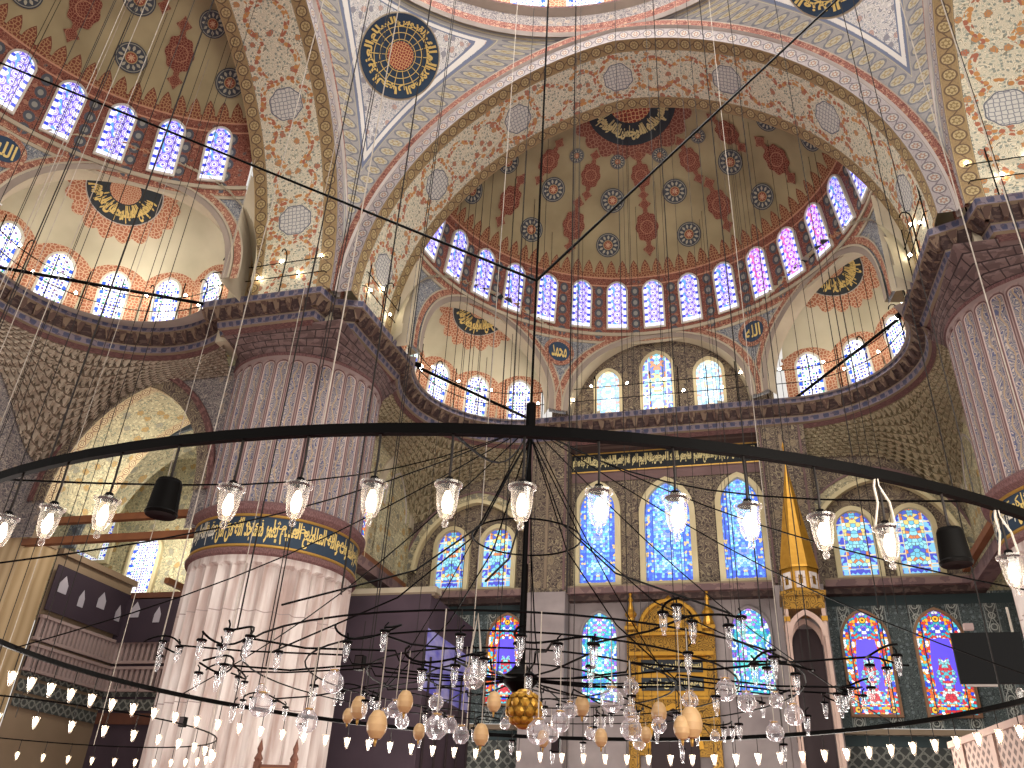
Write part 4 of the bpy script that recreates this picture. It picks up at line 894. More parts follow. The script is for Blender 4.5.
# ------------------------------------------------------------------ galleries on the left
g = thing('gallery_balcony', (XL, 26, 0), 'two-tier stone gallery with slotted balustrades left of the round pier', 'balcony')
M_ = Vector((XL, 26, 0))
def loc(mb): mb.v = [tuple(Vector(p) - M_) for p in mb.v]; return mb
mb = MB(); planex(mb, XL, 22.06, 26, 0, 9.9, 'tan_wall'); plane(mb, XL, -11.45, 0, 9.4, 26, 'plum_board'); mb.box((XL - .1, 24.1, 10.0), (.5, 3.9, .2), 'tan_wall'); mb.box((-15.5, 26, 9.5), (8, .4, .2), 'wood_dark'); loc(mb).build('gallery_wall', g)
def balus(x0, y0, x1, y1, z0, z1, nm, n):
    mb = MB(); d = Vector((x1 - x0, y1 - y0, 0)); L = d.length; d /= L; nn = Vector((d.y, -d.x, 0)); R = Matrix((d, -nn, Vector((0, 0, 1)))).transposed()
    c = Vector((x0, y0, 0)) + d * L / 2 + nn * .12
    mb.box(c + Vector((0, 0, z1 - .05)), (L, .2, .1), 'balustrade_stone', R); mb.box(c + Vector((0, 0, z0 + .05)), (L, .2, .1), 'balustrade_stone', R); mb.box(c - nn * .05 + Vector((0, 0, (z0 + z1) / 2)), (L, .03, z1 - z0), 'dark_recess', R)
    for i in range(n): mb.box(Vector((x0, y0, (z0 + z1) / 2)) + d * L * (i + .5) / n + nn * .12, (L / n * .55, .12, z1 - z0 - .1), 'balustrade_stone', R)
    loc(mb).build(nm, g)
for z0, z1 in ((7.05, 7.85), (6.1, 6.95)):
    balus(XL, 22.1, XL, 26, z0, z1, 'balustrade', 20); balus(XL + .1, 26, -11.5, 26, z0, z1, 'balustrade', 36)
for k in range(3):
    mb = MB(); plane(mb, XL, -11.5, 5.95 - .45 * k, 5.95 - .45 * k + .36, 25.9, 'tile_lattice' if k < 2 else 'wood_dark'); mb.grid(lambda a, t: (XL + .08, 22.1 + 3.8 * a, 5.95 - .45 * k + .36 * t), 1, 1, 'tile_lattice', lambda a, t: (3.9 * a, .36 * t)); loc(mb).build('carved_frieze', g)
for k in range(4):
    mb = MB(); xx = XL + 1.2 + 2.5 * k; mold_arch(mb, xx, 25.9, 2.4, .9, 1.1, .16, 'balustrade_stone', .12); mb.box((xx, 25.85, 1.6), (1.6, .06, 3.2), 'wood_dark'); loc(mb).build('arcade_bay', g)
b = thing('exhibition_banner', (XL, 26, 8), 'dark plum banner with pale arch symbols draped along the gallery front', 'banner')
M_ = Vector((XL, 26, 8))
mb = MB(); mb.box((XL + .22, 24.1, 8.75), (.05, 4.1, 1.5), 'banner_plum'); mb.box((-17.6, 25.72, 8.55), (4.2, .05, 1.55), 'banner_plum'); loc(mb).build('cloth', b)
for k in range(7):
    mb = MB()
    if k < 4: y = 22.5 + k * .95; O = lambda s, z: (XL + .26, y + s, z)
    else: x = -19 + (k - 4) * 1.0; O = lambda s, z: (x + s, 25.66, z)
    z = 8.75 if k % 2 else 8.95; w = .2 if k % 2 == 0 else .14
    mb.poly([O(-w, z - .3), O(w, z - .3), O(w, z), O(0, z + .28), O(-w, z)], 'banner_print'); loc(mb).build('arch_symbol', b)
mb = MB(); mb.grid(lambda a, t: (-24 + 4.35 * a + .0, 20.6 - .0 * a, 10.0 * t), 1, 1, 'tan_cloth', lambda a, t: (4.35 * a, 10 * t)); mb.grid(lambda a, t: (-19.65, 20.6 + 1.38 * a, 10.0 * t), 1, 1, 'tan_cloth', lambda a, t: (1.3 * a, 10 * t)); mb.box((-21.85, 21.2, 10.1), (4.5, 1.4, .3), 'tan_wall')
struct(mb.build('pillar_tan'), 'tan fluted pillar at the left edge')
# ------------------------------------------------------------------ plum boarded loge with the sky print
lg = thing('boarded_loge', (-8.6, 26.4, 0), 'plum boarded loge with a printed blue sky on its side, beside the round pier', 'loge'); M_ = Vector((-8.6, 26.4, 0))
mb = MB(); plane(mb, -10.1, -6.9, 0, 8.75, 24.15, 'plum_board'); mb.grid(lambda a, t: (-10.1 + 3.2 * a, 24.15 + 4.5 * t, 8.75), 1, 1, 'plum_board'); loc(mb).build('front_board', lg)
mb = MB(); planex(mb, -6.9, 24.15, 28.6, 5.9, 7.7, 'sky_print'); planex(mb, -6.9, 24.15, 28.6, 7.7, 8.75, 'plum_board'); planex(mb, -6.9, 24.15, 28.6, 0, 5.9, 'plum_board'); loc(mb).build('printed_side', lg)
mb = MB(); mb.box((-8.45, 24.4, 8.9), (3.4, .45, .18), 'pale_stone'); mb.box((-8.45, 24.35, 8.76), (3.3, .36, .12), 'cornice_cream'); loc(mb).build('stone_coping', lg)
for k in range(5):
    mb = MB(); mb.box((-6.85, 24.5 + k, 5.2), (.05, .06, 3.4), 'dark_recess'); loc(mb).build('batten', lg)
# ------------------------------------------------------------------ gilded mihrab crown
mh = thing('gilded_prayer_niche', (0, 28.5, 0), 'gilded prayer niche frame with pointed crest between two turquoise windows', 'prayer niche'); M_ = Vector((0, 28.5, 0))
mb = MB()
mb.box((0, 28.62, 8.1), (2.5, .3, .55), 'gold_carved'); mb.box((0, 28.55, 7.78), (2.75, .42, .12), 'gold_leaf'); mb.box((0, 28.55, 8.42), (2.75, .42, .1), 'gold_leaf')
arch_fill(mb, 0, 28.6, 8.47, 8.5, 1.1, 1.15, 'gold_carved', .12); mold_arch(mb, 0, 28.6, 8.5, .95, 1.0, .1, 'gold_leaf', .2); mb.box((0, 28.5, 8.75), (.8, .06, .4), 'gold_leaf'); mb.lathe([(.09, 9.55), (.13, 9.62), (.06, 9.7), (0, 9.8)], 'gold_leaf', 8, (0, 28.5, 0)); loc(mb).build('crest', mh)
for sg in (-1, 1):
    mb = MB(); mb.box((sg * 1.28, 28.6, 6.5), (.32, .3, 4.4), 'gold_carved'); mb.box((sg * 1.28, 28.5, 8.62), (.42, .42, .12), 'gold_leaf')
    mb.lathe([(.16, 8.68), (.2, 8.75), (.13, 8.95), (.2, 9.05), (.2, 9.12), (.1, 9.25), (.05, 9.5), (.09, 9.58), (.03, 9.7), (.06, 9.8), (0, 9.98)], 'gold_leaf', 10, (sg * 1.28, 28.4, 0)); loc(mb).build('gilt_pinnacle', mh)
mb = MB(); mb.box((0, 28.66, 7.1), (2.3, .14, 1.2), 'gold_leaf')
for k, (z, tx) in enumerate(((7.42, T_A), (6.85, T_D))):
    mb.box((0, 28.57, z), (2.0, .06, .4), 'calligraphy_ground'); put_text(mb, tx, 'pale_script', lambda x, y: (-.95 + 1.9 * x, 28.52, z - .16 + .32 * y), .02)
loc(mb).build('inscription_plaque', mh)
mb = MB(); mb.box((0, 28.62, 5.6), (2.3, .1, 1.8), 'gold_carved'); mb.box((0, 28.6, 6.42), (2.3, .16, .08), 'gold_leaf'); arch_fill(mb, 0, 28.55, 3.5, 4.9, .75, 1.2, 'dark_recess', .04); mold_arch(mb, 0, 28.55, 4.9, .75, 1.2, .14, 'gold_leaf', .14); loc(mb).build('niche', mh)
# ------------------------------------------------------------------ minbar
mn_ = thing('gilded_pulpit', (4.2, 26.5, 0), 'tall marble pulpit canopy with a golden pointed spire right of the prayer niche', 'pulpit'); M_ = Vector((0, 0, 0))
mn_.location = (0, 0, 0)
c = (4.2, 26.5, 0)
mb = MB(); mb.lathe([(.62, 9.78), (.6, 9.86), (.0, 13.5)], 'gold_leaf', 8, c, a0=pi / 8, a1=tau + pi / 8); mb.build('spire', mn_)
mb = MB(); mb.lathe([(0.0, 13.4), (.05, 13.5), (.09, 13.6), (.03, 13.72), (.07, 13.84), (.02, 13.95), (.05, 14.05), (0, 14.25)], 'gold_leaf', 8, c); mb.build('finial', mn_)
mb = MB(); mb.lathe([(.56, 9.02), (.56, 9.78)], 'gold_leaf', 8, c, a0=pi / 8, a1=tau + pi / 8)
for k in range(8):
    a = tau * k / 8; R = Matrix.Rotation(a, 3, 'Z'); p = Vector(c) + R @ Vector((.53, 0, 9.4)); mb.box(p, (.04, .28, .5), 'marble_fluted', R); mb.box(p + R @ Vector((.01, 0, 0)), (.04, .12, .26), 'gold_carved', R)
mb.build('drum', mn_)
mb = MB(); mb.box((4.2, 26.5, 8.95), (1.3, 1.3, .14), 'gold_carved'); mb.box((4.2, 26.5, 8.7), (1.16, 1.16, .4), 'gold_carved')
mb.build('canopy_cornice', mn_)
for sx in (-1, 1):
    for sy in (-1, 1):
        mb = MB(); mb.box((4.2 + sx * .52, 26.5 + sy * .52, 6.2), (.11, .11, 4.6), 'rose_marble'); mb.box((4.2 + sx * .52, 26.5 + sy * .52, 8.2), (.17, .17, .14), 'gold_leaf'); mb.build('column', mn_)
mb = MB()
mold_arch(mb, 4.2, 25.98, 7.7, .42, .62, .14, 'rose_marble', .08); mold_arch(mb, 4.2, 27.05, 7.7, .42, .62, .14, 'rose_marble', .08); mold_arch(mb, 26.5, 3.68, 7.7, .42, .62, .14, 'rose_marble', .08, 'x+'); mold_arch(mb, 26.5, 4.72, 7.7, .42, .62, .14, 'rose_marble', .08, 'x+'); mb.build('canopy_arch', mn_)
mb = MB(); mb.box((4.2, 27.2, 5.0), (.9, .1, 6.4), 'dark_recess'); mb.box((4.2, 26.5, 3.6), (1.2, 1.2, .8), 'rose_marble'); mb.box((4.2, 25.2, 2.0), (1.1, 2.6, 3.6), 'rose_marble'); mb.build('staircase', mn_)
# ------------------------------------------------------------------ railings on the cornice, with their small lamps
def resample(path, step):
    out = []; L = 0; nxt = step / 2
    for i in range(len(path) - 1):
        a, b = Vector(path[i]), Vector(path[i + 1]); l = (b - a).length
        while nxt < L + l: out.append((a.lerp(b, (nxt - L) / l), (b - a).normalized())); nxt += step
        L += l
    return out
def railing(path, label):
    P = [Vector((p.x, p.y)) for p in offs(path, -.03)]; c = P[len(P) // 2]
    t = thing('gallery_railing', (c.x, c.y, 16.5), label, 'railing', None); Z = Vector((c.x, c.y, 16.5))
    for z in (.6, 1.15):
        mb = MB(); mb.tube([Vector((p.x, p.y, 16.5 + z)) - Z for p in P], .016, 'black_iron', 4); mb.build('rail', t)
    rs = resample([(p.x, p.y) for p in P], 1.05)
    for i, (p, d) in enumerate(rs):
        mb = MB(); n = Vector((d.y, -d.x)); b = Vector((p.x, p.y, 16.5)) - Z
        h = 1.75 if i % 2 else 1.35; pts = [b, b + Vector((0, 0, h))]
        if i % 2 == 0: pts += [b + Vector((n.x * .3 * (1 - cos(a)) * .5, n.y * .3 * (1 - cos(a)) * .5, h + .2 * sin(a))) for a in (.6, 1.2, 1.9, 2.5, 3.1)]
        mb.tube(pts, .02, 'black_iron', 5); mb.build('post', t)
    return t
def sub(path, i0, i1): return path[i0:i1]
railing([(-x, y) for x, y in reversed(QA)], 'thin black railing with small lamps on the cornice, left quarter dome')
railing(QA, 'thin black railing with small lamps on the cornice, right quarter dome')
railing(midpath, 'thin black railing below the three pale windows')
railing([(-x, y) for x, y in reversed(PIER_R[:-1])], 'thin black railing on top of the left pier cornice')
railing(PIER_R[:-1], 'thin black railing on top of the right pier cornice')
railing(la, 'thin black railing on the far left cornice')
_ico = None
def ball(mb, c, r, m, n=8, sz=1.0):
    return mb.lathe([(r * sin(pi * j / 5), r * sz * -cos(pi * j / 5)) for j in range(6)], m, n, c)
def proto(name, parts, label, cat, group):
    t = thing(name, (0, 0, 0), label, cat, group)
    for nm, f in parts: mb = MB(); f(mb); mb.build(nm, t, smooth=True)
    return t
class Copies:
    def __init__(s, p): s.p = p; s.used = False; s.kids = list(p.children)
    def at(s, loc, label=None, group=None, rz=0.0, sc=None):
        if not s.used: o = s.p; s.used = True
        else:
            o = s.p.copy(); COL.objects.link(o)
            for k in s.kids: dup(k, o)
        o.location = loc; o.scale = (1, 1, 1); o.rotation_euler[2] = rz
        if sc: o.scale = (sc, sc, sc)
        if label: o['label'] = label
        if group: o['group'] = group
        return o
RL = Copies(proto('railing_lamp', [('bulb', lambda m: ball(m, (0, 0, 0), .05, 'bulb_small', 6)), ('socket', lambda m: m.tube([(0, 0, -.05), (0, 0, -.1)], .03, 'black_iron', 5))], '', 'lamp', ''))
for path, where in (([(-x, y) for x, y in reversed(QA)], 'left quarter dome'), (QA, 'right quarter dome'), (midpath, 'three pale windows'), ([(-x, y) for x, y in reversed(PIER_R[:-1])], 'left pier cornice'), (PIER_R[:-1], 'right pier cornice'), (la, 'far left cornice')):
    for i, (p, d) in enumerate(resample([(q.x, q.y) for q in offs(path, -.05)], .7)):
        z = 16.5 + (1.15 if i % 2 else .6) + .09
        if inview((p.x, p.y, z), 60): RL.at((p.x, p.y, z), 'tiny warm lamp glowing on the black railing, ' + where, 'railing lamps, ' + where)
# ------------------------------------------------------------------ tie rods and timber ties
def rod(name, a, b, r, m, label, cat, n=6, group=None):
    a, b = Vector(a), Vector(b); mb = MB(); mb.tube([Vector((0, 0, 0)), b - a], r, m, n); o = mb.build(name); o.location = a; return tag(o, label, cat, group)
rod('iron_tie_rod', (-7.9, 23.3, 16.62), (-4.9, 27.95, 16.62), .055, 'black_iron', 'thick black tie rod across the left quarter dome', 'tie rod')
rod('iron_tie_rod', (7.9, 23.3, 16.62), (4.9, 27.95, 16.62), .055, 'black_iron', 'thick black tie rod across the right quarter dome', 'tie rod')
rod('iron_tie_rod', (-12.9, 18.5, 16.62), (-18.6, 15.2, 16.62), .055, 'black_iron', 'thick black tie rod across the far left quarter dome', 'tie rod')
FLD = Copies(proto('floodlight', [('housing', lambda m: m.tube([(0, 0, 0), (.34, 0, 0)], [.07, .1], 'black_iron', 8)), ('lens', lambda m: ball(m, (.34, 0, 0), .09, 'bulb_small', 8))], '', 'floodlight', None))
for P, rz, lb in (((-8.0, 23.0, 16.66), 1.0, 'bright floodlight on the left pier corner at the start of the tie rod'), ((8.0, 23.0, 16.66), 2.1, 'bright floodlight on the right pier corner at the start of the tie rod')): FLD.at(P, lb, None, rz); 
for o in [x for x in bpy.data.objects if x.name.startswith('floodlight')]:
    if 'group' in o: del o['group']
for a, b, lb in (((-13.3, 20.6, 9.75), (XL, 20.6, 9.75), 'orange-brown timber tie beam left of the round pier, lower'), ((-13.3, 20.9, 10.55), (XL, 20.9, 10.55), 'brown timber tie beam left of the round pier, upper'), ((-9.75, 22.8, 10.3), (-9.75, 28.4, 10.3), 'orange-brown timber tie beam right of the round pier'), ((9.4, 24, 10.3), (9.2, 28.4, 10.3), 'timber tie beam beside the right pier'), ((-18.9, 26.6, 10.3), (-18.6, 29, 10.3), 'timber tie beam under the small blue window')):
    a, b = Vector(a), Vector(b); mb = MB(); d = b - a; mb.box(d / 2, (.2 if abs(d.x) < abs(d.y) else abs(d.x), .2 if abs(d.x) > abs(d.y) else abs(d.y), .22), 'wood_beam'); o = mb.build('timber_tie_beam'); o.location = a; tag(o, lb, 'beam')
# ------------------------------------------------------------------ great ring chandelier
CX, CY, RR, RZ = 0.0, 9.62, 6.08, 3.56
ch = thing('ring_chandelier', (CX, CY, RZ), 'huge low black iron ring chandelier hung from the main dome', 'chandelier')
mb = MB(); N = 120; hh, ww = .03, .02
for i in range(N):
    a0, a1 = tau * i / N, tau * (i + 1) / N
    q = [(r * cos(a), r * sin(a), z) for a in (a0, a1) for r, z in ((RR - ww, -hh), (RR + ww, -hh), (RR + ww, hh), (RR - ww, hh))]
    for k in range(4): mb.poly([q[k], q[(k + 1) % 4], q[4 + (k + 1) % 4], q[4 + k]], 'black_iron')
mb.build('ring_beam', ch)
mb = MB(); mb.tube([(0, .25, 0), (0, .25, 3.3)], .035, 'black_iron', 8); mb.tube([(0, .25, 3.3), (0, .25, 33.3)], .018, 'black_iron', 8); mb.tube([(0, .25, 3.2), (0, .25, 3.6)], .07, 'black_iron', 8); mb.build('suspension_rod', ch)
for i in range(12):
    a = tau * (i + .4) / 12; mb = MB(); e = Vector((RR * cos(a), RR * sin(a), 0)); s0 = Vector((0, .25, 3.25)); mb.tube([s0.lerp(e, t) - Vector((0, 0, .35 * sin(pi * t))) for t in [k / 10 for k in range(11)]], .009, 'black_iron', 4); mb.build('stay_wire', ch)
for a, b, nm in (((0, .25, 5.75), (-12.38, -.7, 13.0), ''), ((0, .25, 5.75), (5.37, 1.95, 13.0), '')):
    a, b = Vector(a), Vector(b); mb = MB(); mb.tube([a, a + (b - a) * 1.25], .022, 'black_iron', 6); mb.build('guy_rod', ch)
# central spoked branch chandelier
hb = thing('branch_chandelier', (0, 9.9, 3.47), 'spoked black iron branch chandelier hub with cups, globes and eggs', 'chandelier')
mb = MB(); mb.lathe([(0, -.16), (.1, -.14), (.2, -.05), (.22, .03), (.12, .1), (.05, .2), (.04, 1.4)], 'black_iron', 12); mb.build('hub', hb, smooth=True)
mb = MB(); mb.tube([(.7 * cos(tau * i / 36), .7 * sin(tau * i / 36), 1.75) for i in range(36)], .012, 'black_iron', 5, closed=True); mb.build('upper_hoop', hb)
for i in range(8):
    a = tau * (i + .2) / 8; mb = MB(); mb.tube([(0, 0, 3.2), (.35 * cos(a), .35 * sin(a), 2.5), (.7 * cos(a), .7 * sin(a), 1.75), (1.6 * cos(a), 1.6 * sin(a), .95), (3.1 * cos(a), 3.1 * sin(a), .25)], .011, 'black_iron', 4); mb.build('hanger_wire', hb)
random.seed(3); CUPS = []
for i in range(20):
    a = tau * (i + .15) / 20; L = 2.35 + 1.25 * abs(cos(a)) + .35 * (i % 2) + random.uniform(-.15, .15); z1 = -.05 + .14 * ((i * 7) % 3) - .3 * max(0, -sin(a))
    arm = MB(); k1 = L * .5
    pts = [(.15, 0, 0), (k1 * .5, 0, -.03 + z1 * .2), (k1, 0, z1 * .45), (k1 + .06, 0, z1 * .45 + .09), (L * .82, 0, z1 * .9), (L, 0, z1)]
    R = Matrix.Rotation(a, 3, 'Z'); arm.tube([R @ Vector(p) for p in pts], .011, 'black_iron', 5); o = arm.build('spoke', hb)
    br = MB(); e = R @ Vector((L, 0, z1)); t = R @ Vector((0, 1, 0)); f = R @ Vector((1, 0, 0))
    curl = [e + t * (.36 * sin(q)) + f * (.25 * (1 - cos(q)) * .8) + Vector((0, 0, .04 * sin(q * 2))) for q in [(-2.2 + 4.4 * k / 16) for k in range(17)]]
    br.tube(curl, .011, 'black_iron', 5); br.build('scroll_branch', o)
    for q in (-2.1, -1.05, 0.1, 1.1, 2.15):
        CUPS.append(e + t * (.36 * sin(q)) + f * (.25 * (1 - cos(q)) * .8))
        if random.random() < .25: CUPS.pop()
CP_ = Copies(proto('oil_lamp_cup', [('glass', lambda m: m.lathe([(0, -.13), (.018, -.13), (.016, -.1), (.028, -.07), (.034, -.02), (.031, .02), (.04, .05)], 'clear_glass', 10)), ('iron_hook', lambda m: (m.tube([(0, 0, .0), (0, 0, .1), (.03, 0, .13)], .008, 'black_iron', 4), m.lathe([(.045, .035), (.052, .05), (.045, .06)], 'black_iron', 8)))], 'small clear oil-lamp cup hooked on the iron branches of the middle chandelier', 'lamp', 'oil-lamp cups on the branch chandelier'))
for c_ in CUPS: CP_.at((c_.x, 9.9 + c_.y, 3.47 + c_.z - .07 - random.uniform(0, .06)), None, None, random.uniform(0, 6))
def ray(px, py, y): d = Mx @ Vector((px - 512, 384 - py, -F)); t = (y - CAM.y) / d.y; return CAM + d * t
HOOPS = (1.1, 1.8, 2.5, 3.2)
for r in HOOPS: mb = MB(); mb.tube([(r * cos(tau * i / 48), r * sin(tau * i / 48), -.03) for i in range(48)], .01, 'black_iron', 4, closed=True); mb.build('lower_hoop', hb)
def hang(o, m='pale_rope', top=3.45, z0=.1):
    mb = MB(); mb.tube([(0, 0, z0), (0, 0, (top - o.location.z) / o.scale[0])], .006, m, 4); mb.build('cord', o)
random.seed(11)
for k in range(30):   # a looser lower circle of cups
    a = tau * k / 30; r = HOOPS[1 + k % 3]; P = (r * cos(a), 9.9 + r * sin(a), 3.2 - random.uniform(0, .3)); hang(CP_.at(P), 'dark_cable')
def onhoop(px, py, k):
    best = None
    for j in range(140):
        y = 6.4 + j * .05; P = ray(px, py, y); r = hypot(P.x, P.y - 9.9)
        for h in HOOPS:
            e = abs(r - h) + .02 * ((j + k * 17) % 9)
            if P.z < 3.38 and (best is None or e < best[0]): best = (e, P)
    return best[1] if best else ray(px, py, 9)
# hung globes, eggs (pixel-measured directions, each at its own real distance)
def string(o, P, top): pass
def globe_parts(r): return [('globe', lambda m: m.lathe([(0, -r), (r * .5, -r * .9), (r * .92, -r * .45), (r, 0), (r * .85, r * .5), (r * .5, r * .82), (r * .38, r * 1.0), (r * .5, r * 1.2)], 'clear_glass', 14)), ('collar', lambda m: m.lathe([(r * .36, r * .95), (r * .42, r * 1.02), (r * .36, r * 1.08)], 'gold_trim', 10))]
GL = Copies(proto('glass_globe', globe_parts(.11), 'clear glass globe hung below the branch chandelier', 'glass globe', 'glass globes under the branch chandelier'))
EG = Copies(proto('hanging_egg', [('shell', lambda m: m.lathe([(0, -.13), (.05, -.12), (.09, -.06), (.1, .0), (.085, .07), (.05, .125), (0, .14)], 'ostrich_shell', 14)), ('tassel', lambda m: m.tube([(0, 0, -.12), (0, 0, -.19)], [.02, .01], 'gold_trim', 6))], 'tan ostrich egg hung on a cord below the branch chandelier', 'ornament', 'ostrich eggs under the branch chandelier'))
for i, (x, y) in enumerate([(359, 708), (405, 702), (348, 716), (377, 725), (419, 732), (494, 702), (582, 706), (543, 739), (601, 738), (659, 713), (646, 735), (682, 728), (691, 723), (481, 735)]): hang(EG.at(onhoop(x, y, i), None, None, 0, .95 - .12 * (i % 3)))
for i, (x, y) in enumerate([(333, 682), (436, 702), (395, 709), (384, 714), (402, 721), (436, 727), (461, 735), (261, 690), (261, 705), (307, 721), (631, 687), (630, 713), (631, 729), (639, 743), (659, 725), (590, 734), (551, 734), (538, 732), (570, 710), (715, 736), (747, 702), (794, 715), (775, 732), (776, 700), (726, 690), (450, 725), (690, 700), (505, 724), (612, 700), (560, 722)]): hang(GL.at(onhoop(x, y, i), None, None, 0, .98 - .12 * (i % 4)))
mb = MB(); r = .17
for j in range(6):
    for i in range(10):
        a = tau * (i + .5 * (j % 2)) / 10; p = pi * (j + .5) / 6; n = Vector((sin(p) * cos(a), sin(p) * sin(a), cos(p))); mb.lathe([(.035, -.01), (.05, .012), (.02, .03), (0, .03)], 'gold_leaf', 6, n * r, R=n.to_track_quat('Z', 'Y').to_matrix())
mb.lathe([(r * sin(pi * j / 8), -r * cos(pi * j / 8)) for j in range(9)], 'gold_carved', 16); mb.tube([(0, 0, r), (0, 0, .5)], .008, 'pale_rope', 4)
o = mb.build('gold_filigree_ball'); o.location = ray(524, 709, 9.0); tag(o, 'round gold filigree ball hung under the chandelier hub', 'ornament')
t = thing('bright_glass_sphere', ray(474, 677, 7.2), 'large pale shining glass sphere on a white looped cord, left of the hub', 'glass globe')
mb = MB(); mb.lathe([(.095 * sin(pi * j / 10), -.105 * cos(pi * j / 10)) for j in range(11)], 'lamp_glass', 18); mb.build('sphere', t, smooth=True); mb = MB(); ball(mb, (0, 0, 0), .06, 'clear_glass', 10); mb.build('inner_sphere', t, smooth=True)
mb = MB(); mb.tube([(-.06, 0, .08), (-.035, 0, .3), (0, 0, .55), (.035, 0, .3), (.06, 0, .08)], .009, 'pale_rope', 5); mb.build('cord', t)
# lamps round the ring
def bell(m): m.lathe([(0, -.21), (.014, -.207), (.019, -.19), (.014, -.175), (.013, -.167), (.034, -.155), (.047, -.12), (.054, -.07), (.057, -.02), (.06, .0), (.072, .008), (.073, .02), (.064, .024)], 'lamp_glass', 18)
def lampparts(drop): return [('glass_bell', bell), ('bulb', lambda m: m.lathe([(0, -.14), (.018, -.13), (.028, -.09), (.022, -.05), (.012, -.02), (0, -.02)], 'bulb_light', 10)), ('cap', lambda m: m.lathe([(0, .06), (.02, .055), (.03, .03), (.055, .02), (0, .018)], 'black_iron', 10)), ('cord', lambda m: m.tube([(0, 0, .05), (.004, 0, drop * .5), (0, 0, drop)], .007, 'dark_cable', 5))]
BL = Copies(proto('ring_lamp', lampparts(.3), '', 'lamp', 'glass bell lamps on the near side of the ring'))
BF = Copies(proto('far_ring_lamp', [('glass_bell', lambda m: m.lathe([(0, -.18), (.02, -.16), (.042, -.07), (.055, .0)], 'lamp_glass', 10)), ('bulb', lambda m: m.lathe([(0, -.15), (.02, -.11), (.034, -.04), (.015, 0), (0, 0)], 'bulb_far', 8)), ('cord', lambda m: m.tube([(0, 0, .0), (0, 0, .26)], .007, 'dark_cable', 4))], 'small glowing lamp hanging from the far side of the iron ring', 'lamp', 'lamps on the far side of the ring'))
SP = proto('hanging_loudspeaker', [('housing', lambda m: m.lathe([(0, .09), (.062, .09), (.07, .07), (.082, -.09), (.088, -.1), (.08, -.115), (0, -.11)], 'black_iron', 20)), ('cord', lambda m: m.tube([(0, 0, .09), (0, 0, .34)], .008, 'dark_cable', 5))], '', 'loudspeaker', None); SPC = Copies(SP)
def angpx(px):   # ring angle whose near point shows at column px
    best = None
    for k in range(0, 1800):
        a = -2.45 + k * 1.95 / 1800
        P = (CX + RR * cos(a), CY + RR * sin(a), RZ - .4); q = proj(P)
        if best is None or abs(q[0] - px) < best[0]: best = (abs(q[0] - px), a)
    return best[1]
ordw = ['leftmost, half out of view', 'second from the left', 'third from the left', 'left of the blue inscription', 'over the blue inscription', 'just right of the round pier', 'over the left pair of windows', 'beside the suspension rod', 'before the left tall blue window', 'before the middle tall blue window', 'before the right tall blue window', 'right of the golden spire', '', 'at the right edge']
for i, px in enumerate((2, 48, 103, 229, 297, 372, 447, 522, 599, 676, 750, 823, 889, 1013)):
    a = angpx(px); P = (CX + RR * cos(a), CY + RR * sin(a), RZ - .33); o = BL.at(P, 'lit clear glass bell lamp under the black ring, ' + (ordw[i] or 'hung on white rope'), None)
    if 'group' in o: del o['group']
    if i >= 12:
        mb = MB()
        for s in (-1, 1): mb.tube([(s * .05, 0, .03), (s * .03 + .012, 0, .16), (s * .012 - .01, 0, .26), (0, 0, .36)], .0065, 'pale_rope', 5)
        mb.build('white_rope', o)
for px, lb in ((163, 'black pot-shaped speaker hanging left of the round pier'), (955, 'black pot-shaped speaker hanging near the right edge')):
    a = angpx(px); o = SPC.at((CX + RR * cos(a), CY + RR * sin(a), RZ - .33), lb)
for o in (x for x in list(bpy.data.objects) if x.name.startswith('hanging_loudspeaker')):
    if 'group' in o: del o['group']
for k in range(100):
    a = tau * k / 100; P = (CX + RR * cos(a), CY + RR * sin(a), RZ - .25)
    if P[1] > 6.5 and inview(P, 10): BF.at(P)
# second, more distant lamp ring at the lower left
r2 = thing('distant_ring_chandelier', (-10.6, 13.4, 3.4), 'distant thin iron lamp ring low at the left', 'chandelier')
mb = MB(); mb.tube([(3.6 * cos(tau * i / 60), 3.6 * sin(tau * i / 60), 0) for i in range(60)], .013, 'black_iron', 5, closed=True); mb.build('ring_beam', r2)
for i in range(4):
    mb = MB(); a = tau * i / 4 + .3; mb.tube([(3.6 * cos(a), 3.6 * sin(a), 0), (3.6 * cos(a), 3.6 * sin(a), 22)], .008, 'pale_rope', 4); mb.build('suspension_rope', r2)
for k in range(44):
    a = tau * k / 44; P = (-10.6 + 3.6 * cos(a), 13.4 + 3.6 * sin(a), 3.16)
    if inview(P, 5): BF.at(P, 'small glowing lamp on the distant ring at the lower left', 'lamps on the distant left ring')
r3 = thing('low_ring_chandelier', (1.0, 18.8, 3.14), 'distant low lamp ring at the bottom edge in the middle', 'chandelier')
mb = MB(); mb.tube([(2.4 * cos(tau * i / 40), 2.4 * sin(tau * i / 40), 0) for i in range(40)], .013, 'black_iron', 5, closed=True); mb.build('ring_beam', r3)
for i in range(4):
    mb = MB(); a = tau * i / 4 + .5; mb.tube([(2.4 * cos(a), 2.4 * sin(a), 0), (2.4 * cos(a), 2.4 * sin(a), 22)], .008, 'dark_cable', 4); mb.build('suspension_rope', r3)
for k in range(26):
    a = tau * k / 26; P = (1.0 + 2.4 * cos(a), 18.8 + 2.4 * sin(a), 2.9)
    if inview(P, 5): BF.at(P, 'small glowing lamp at the bottom edge in the middle', 'lamps on the low middle ring')
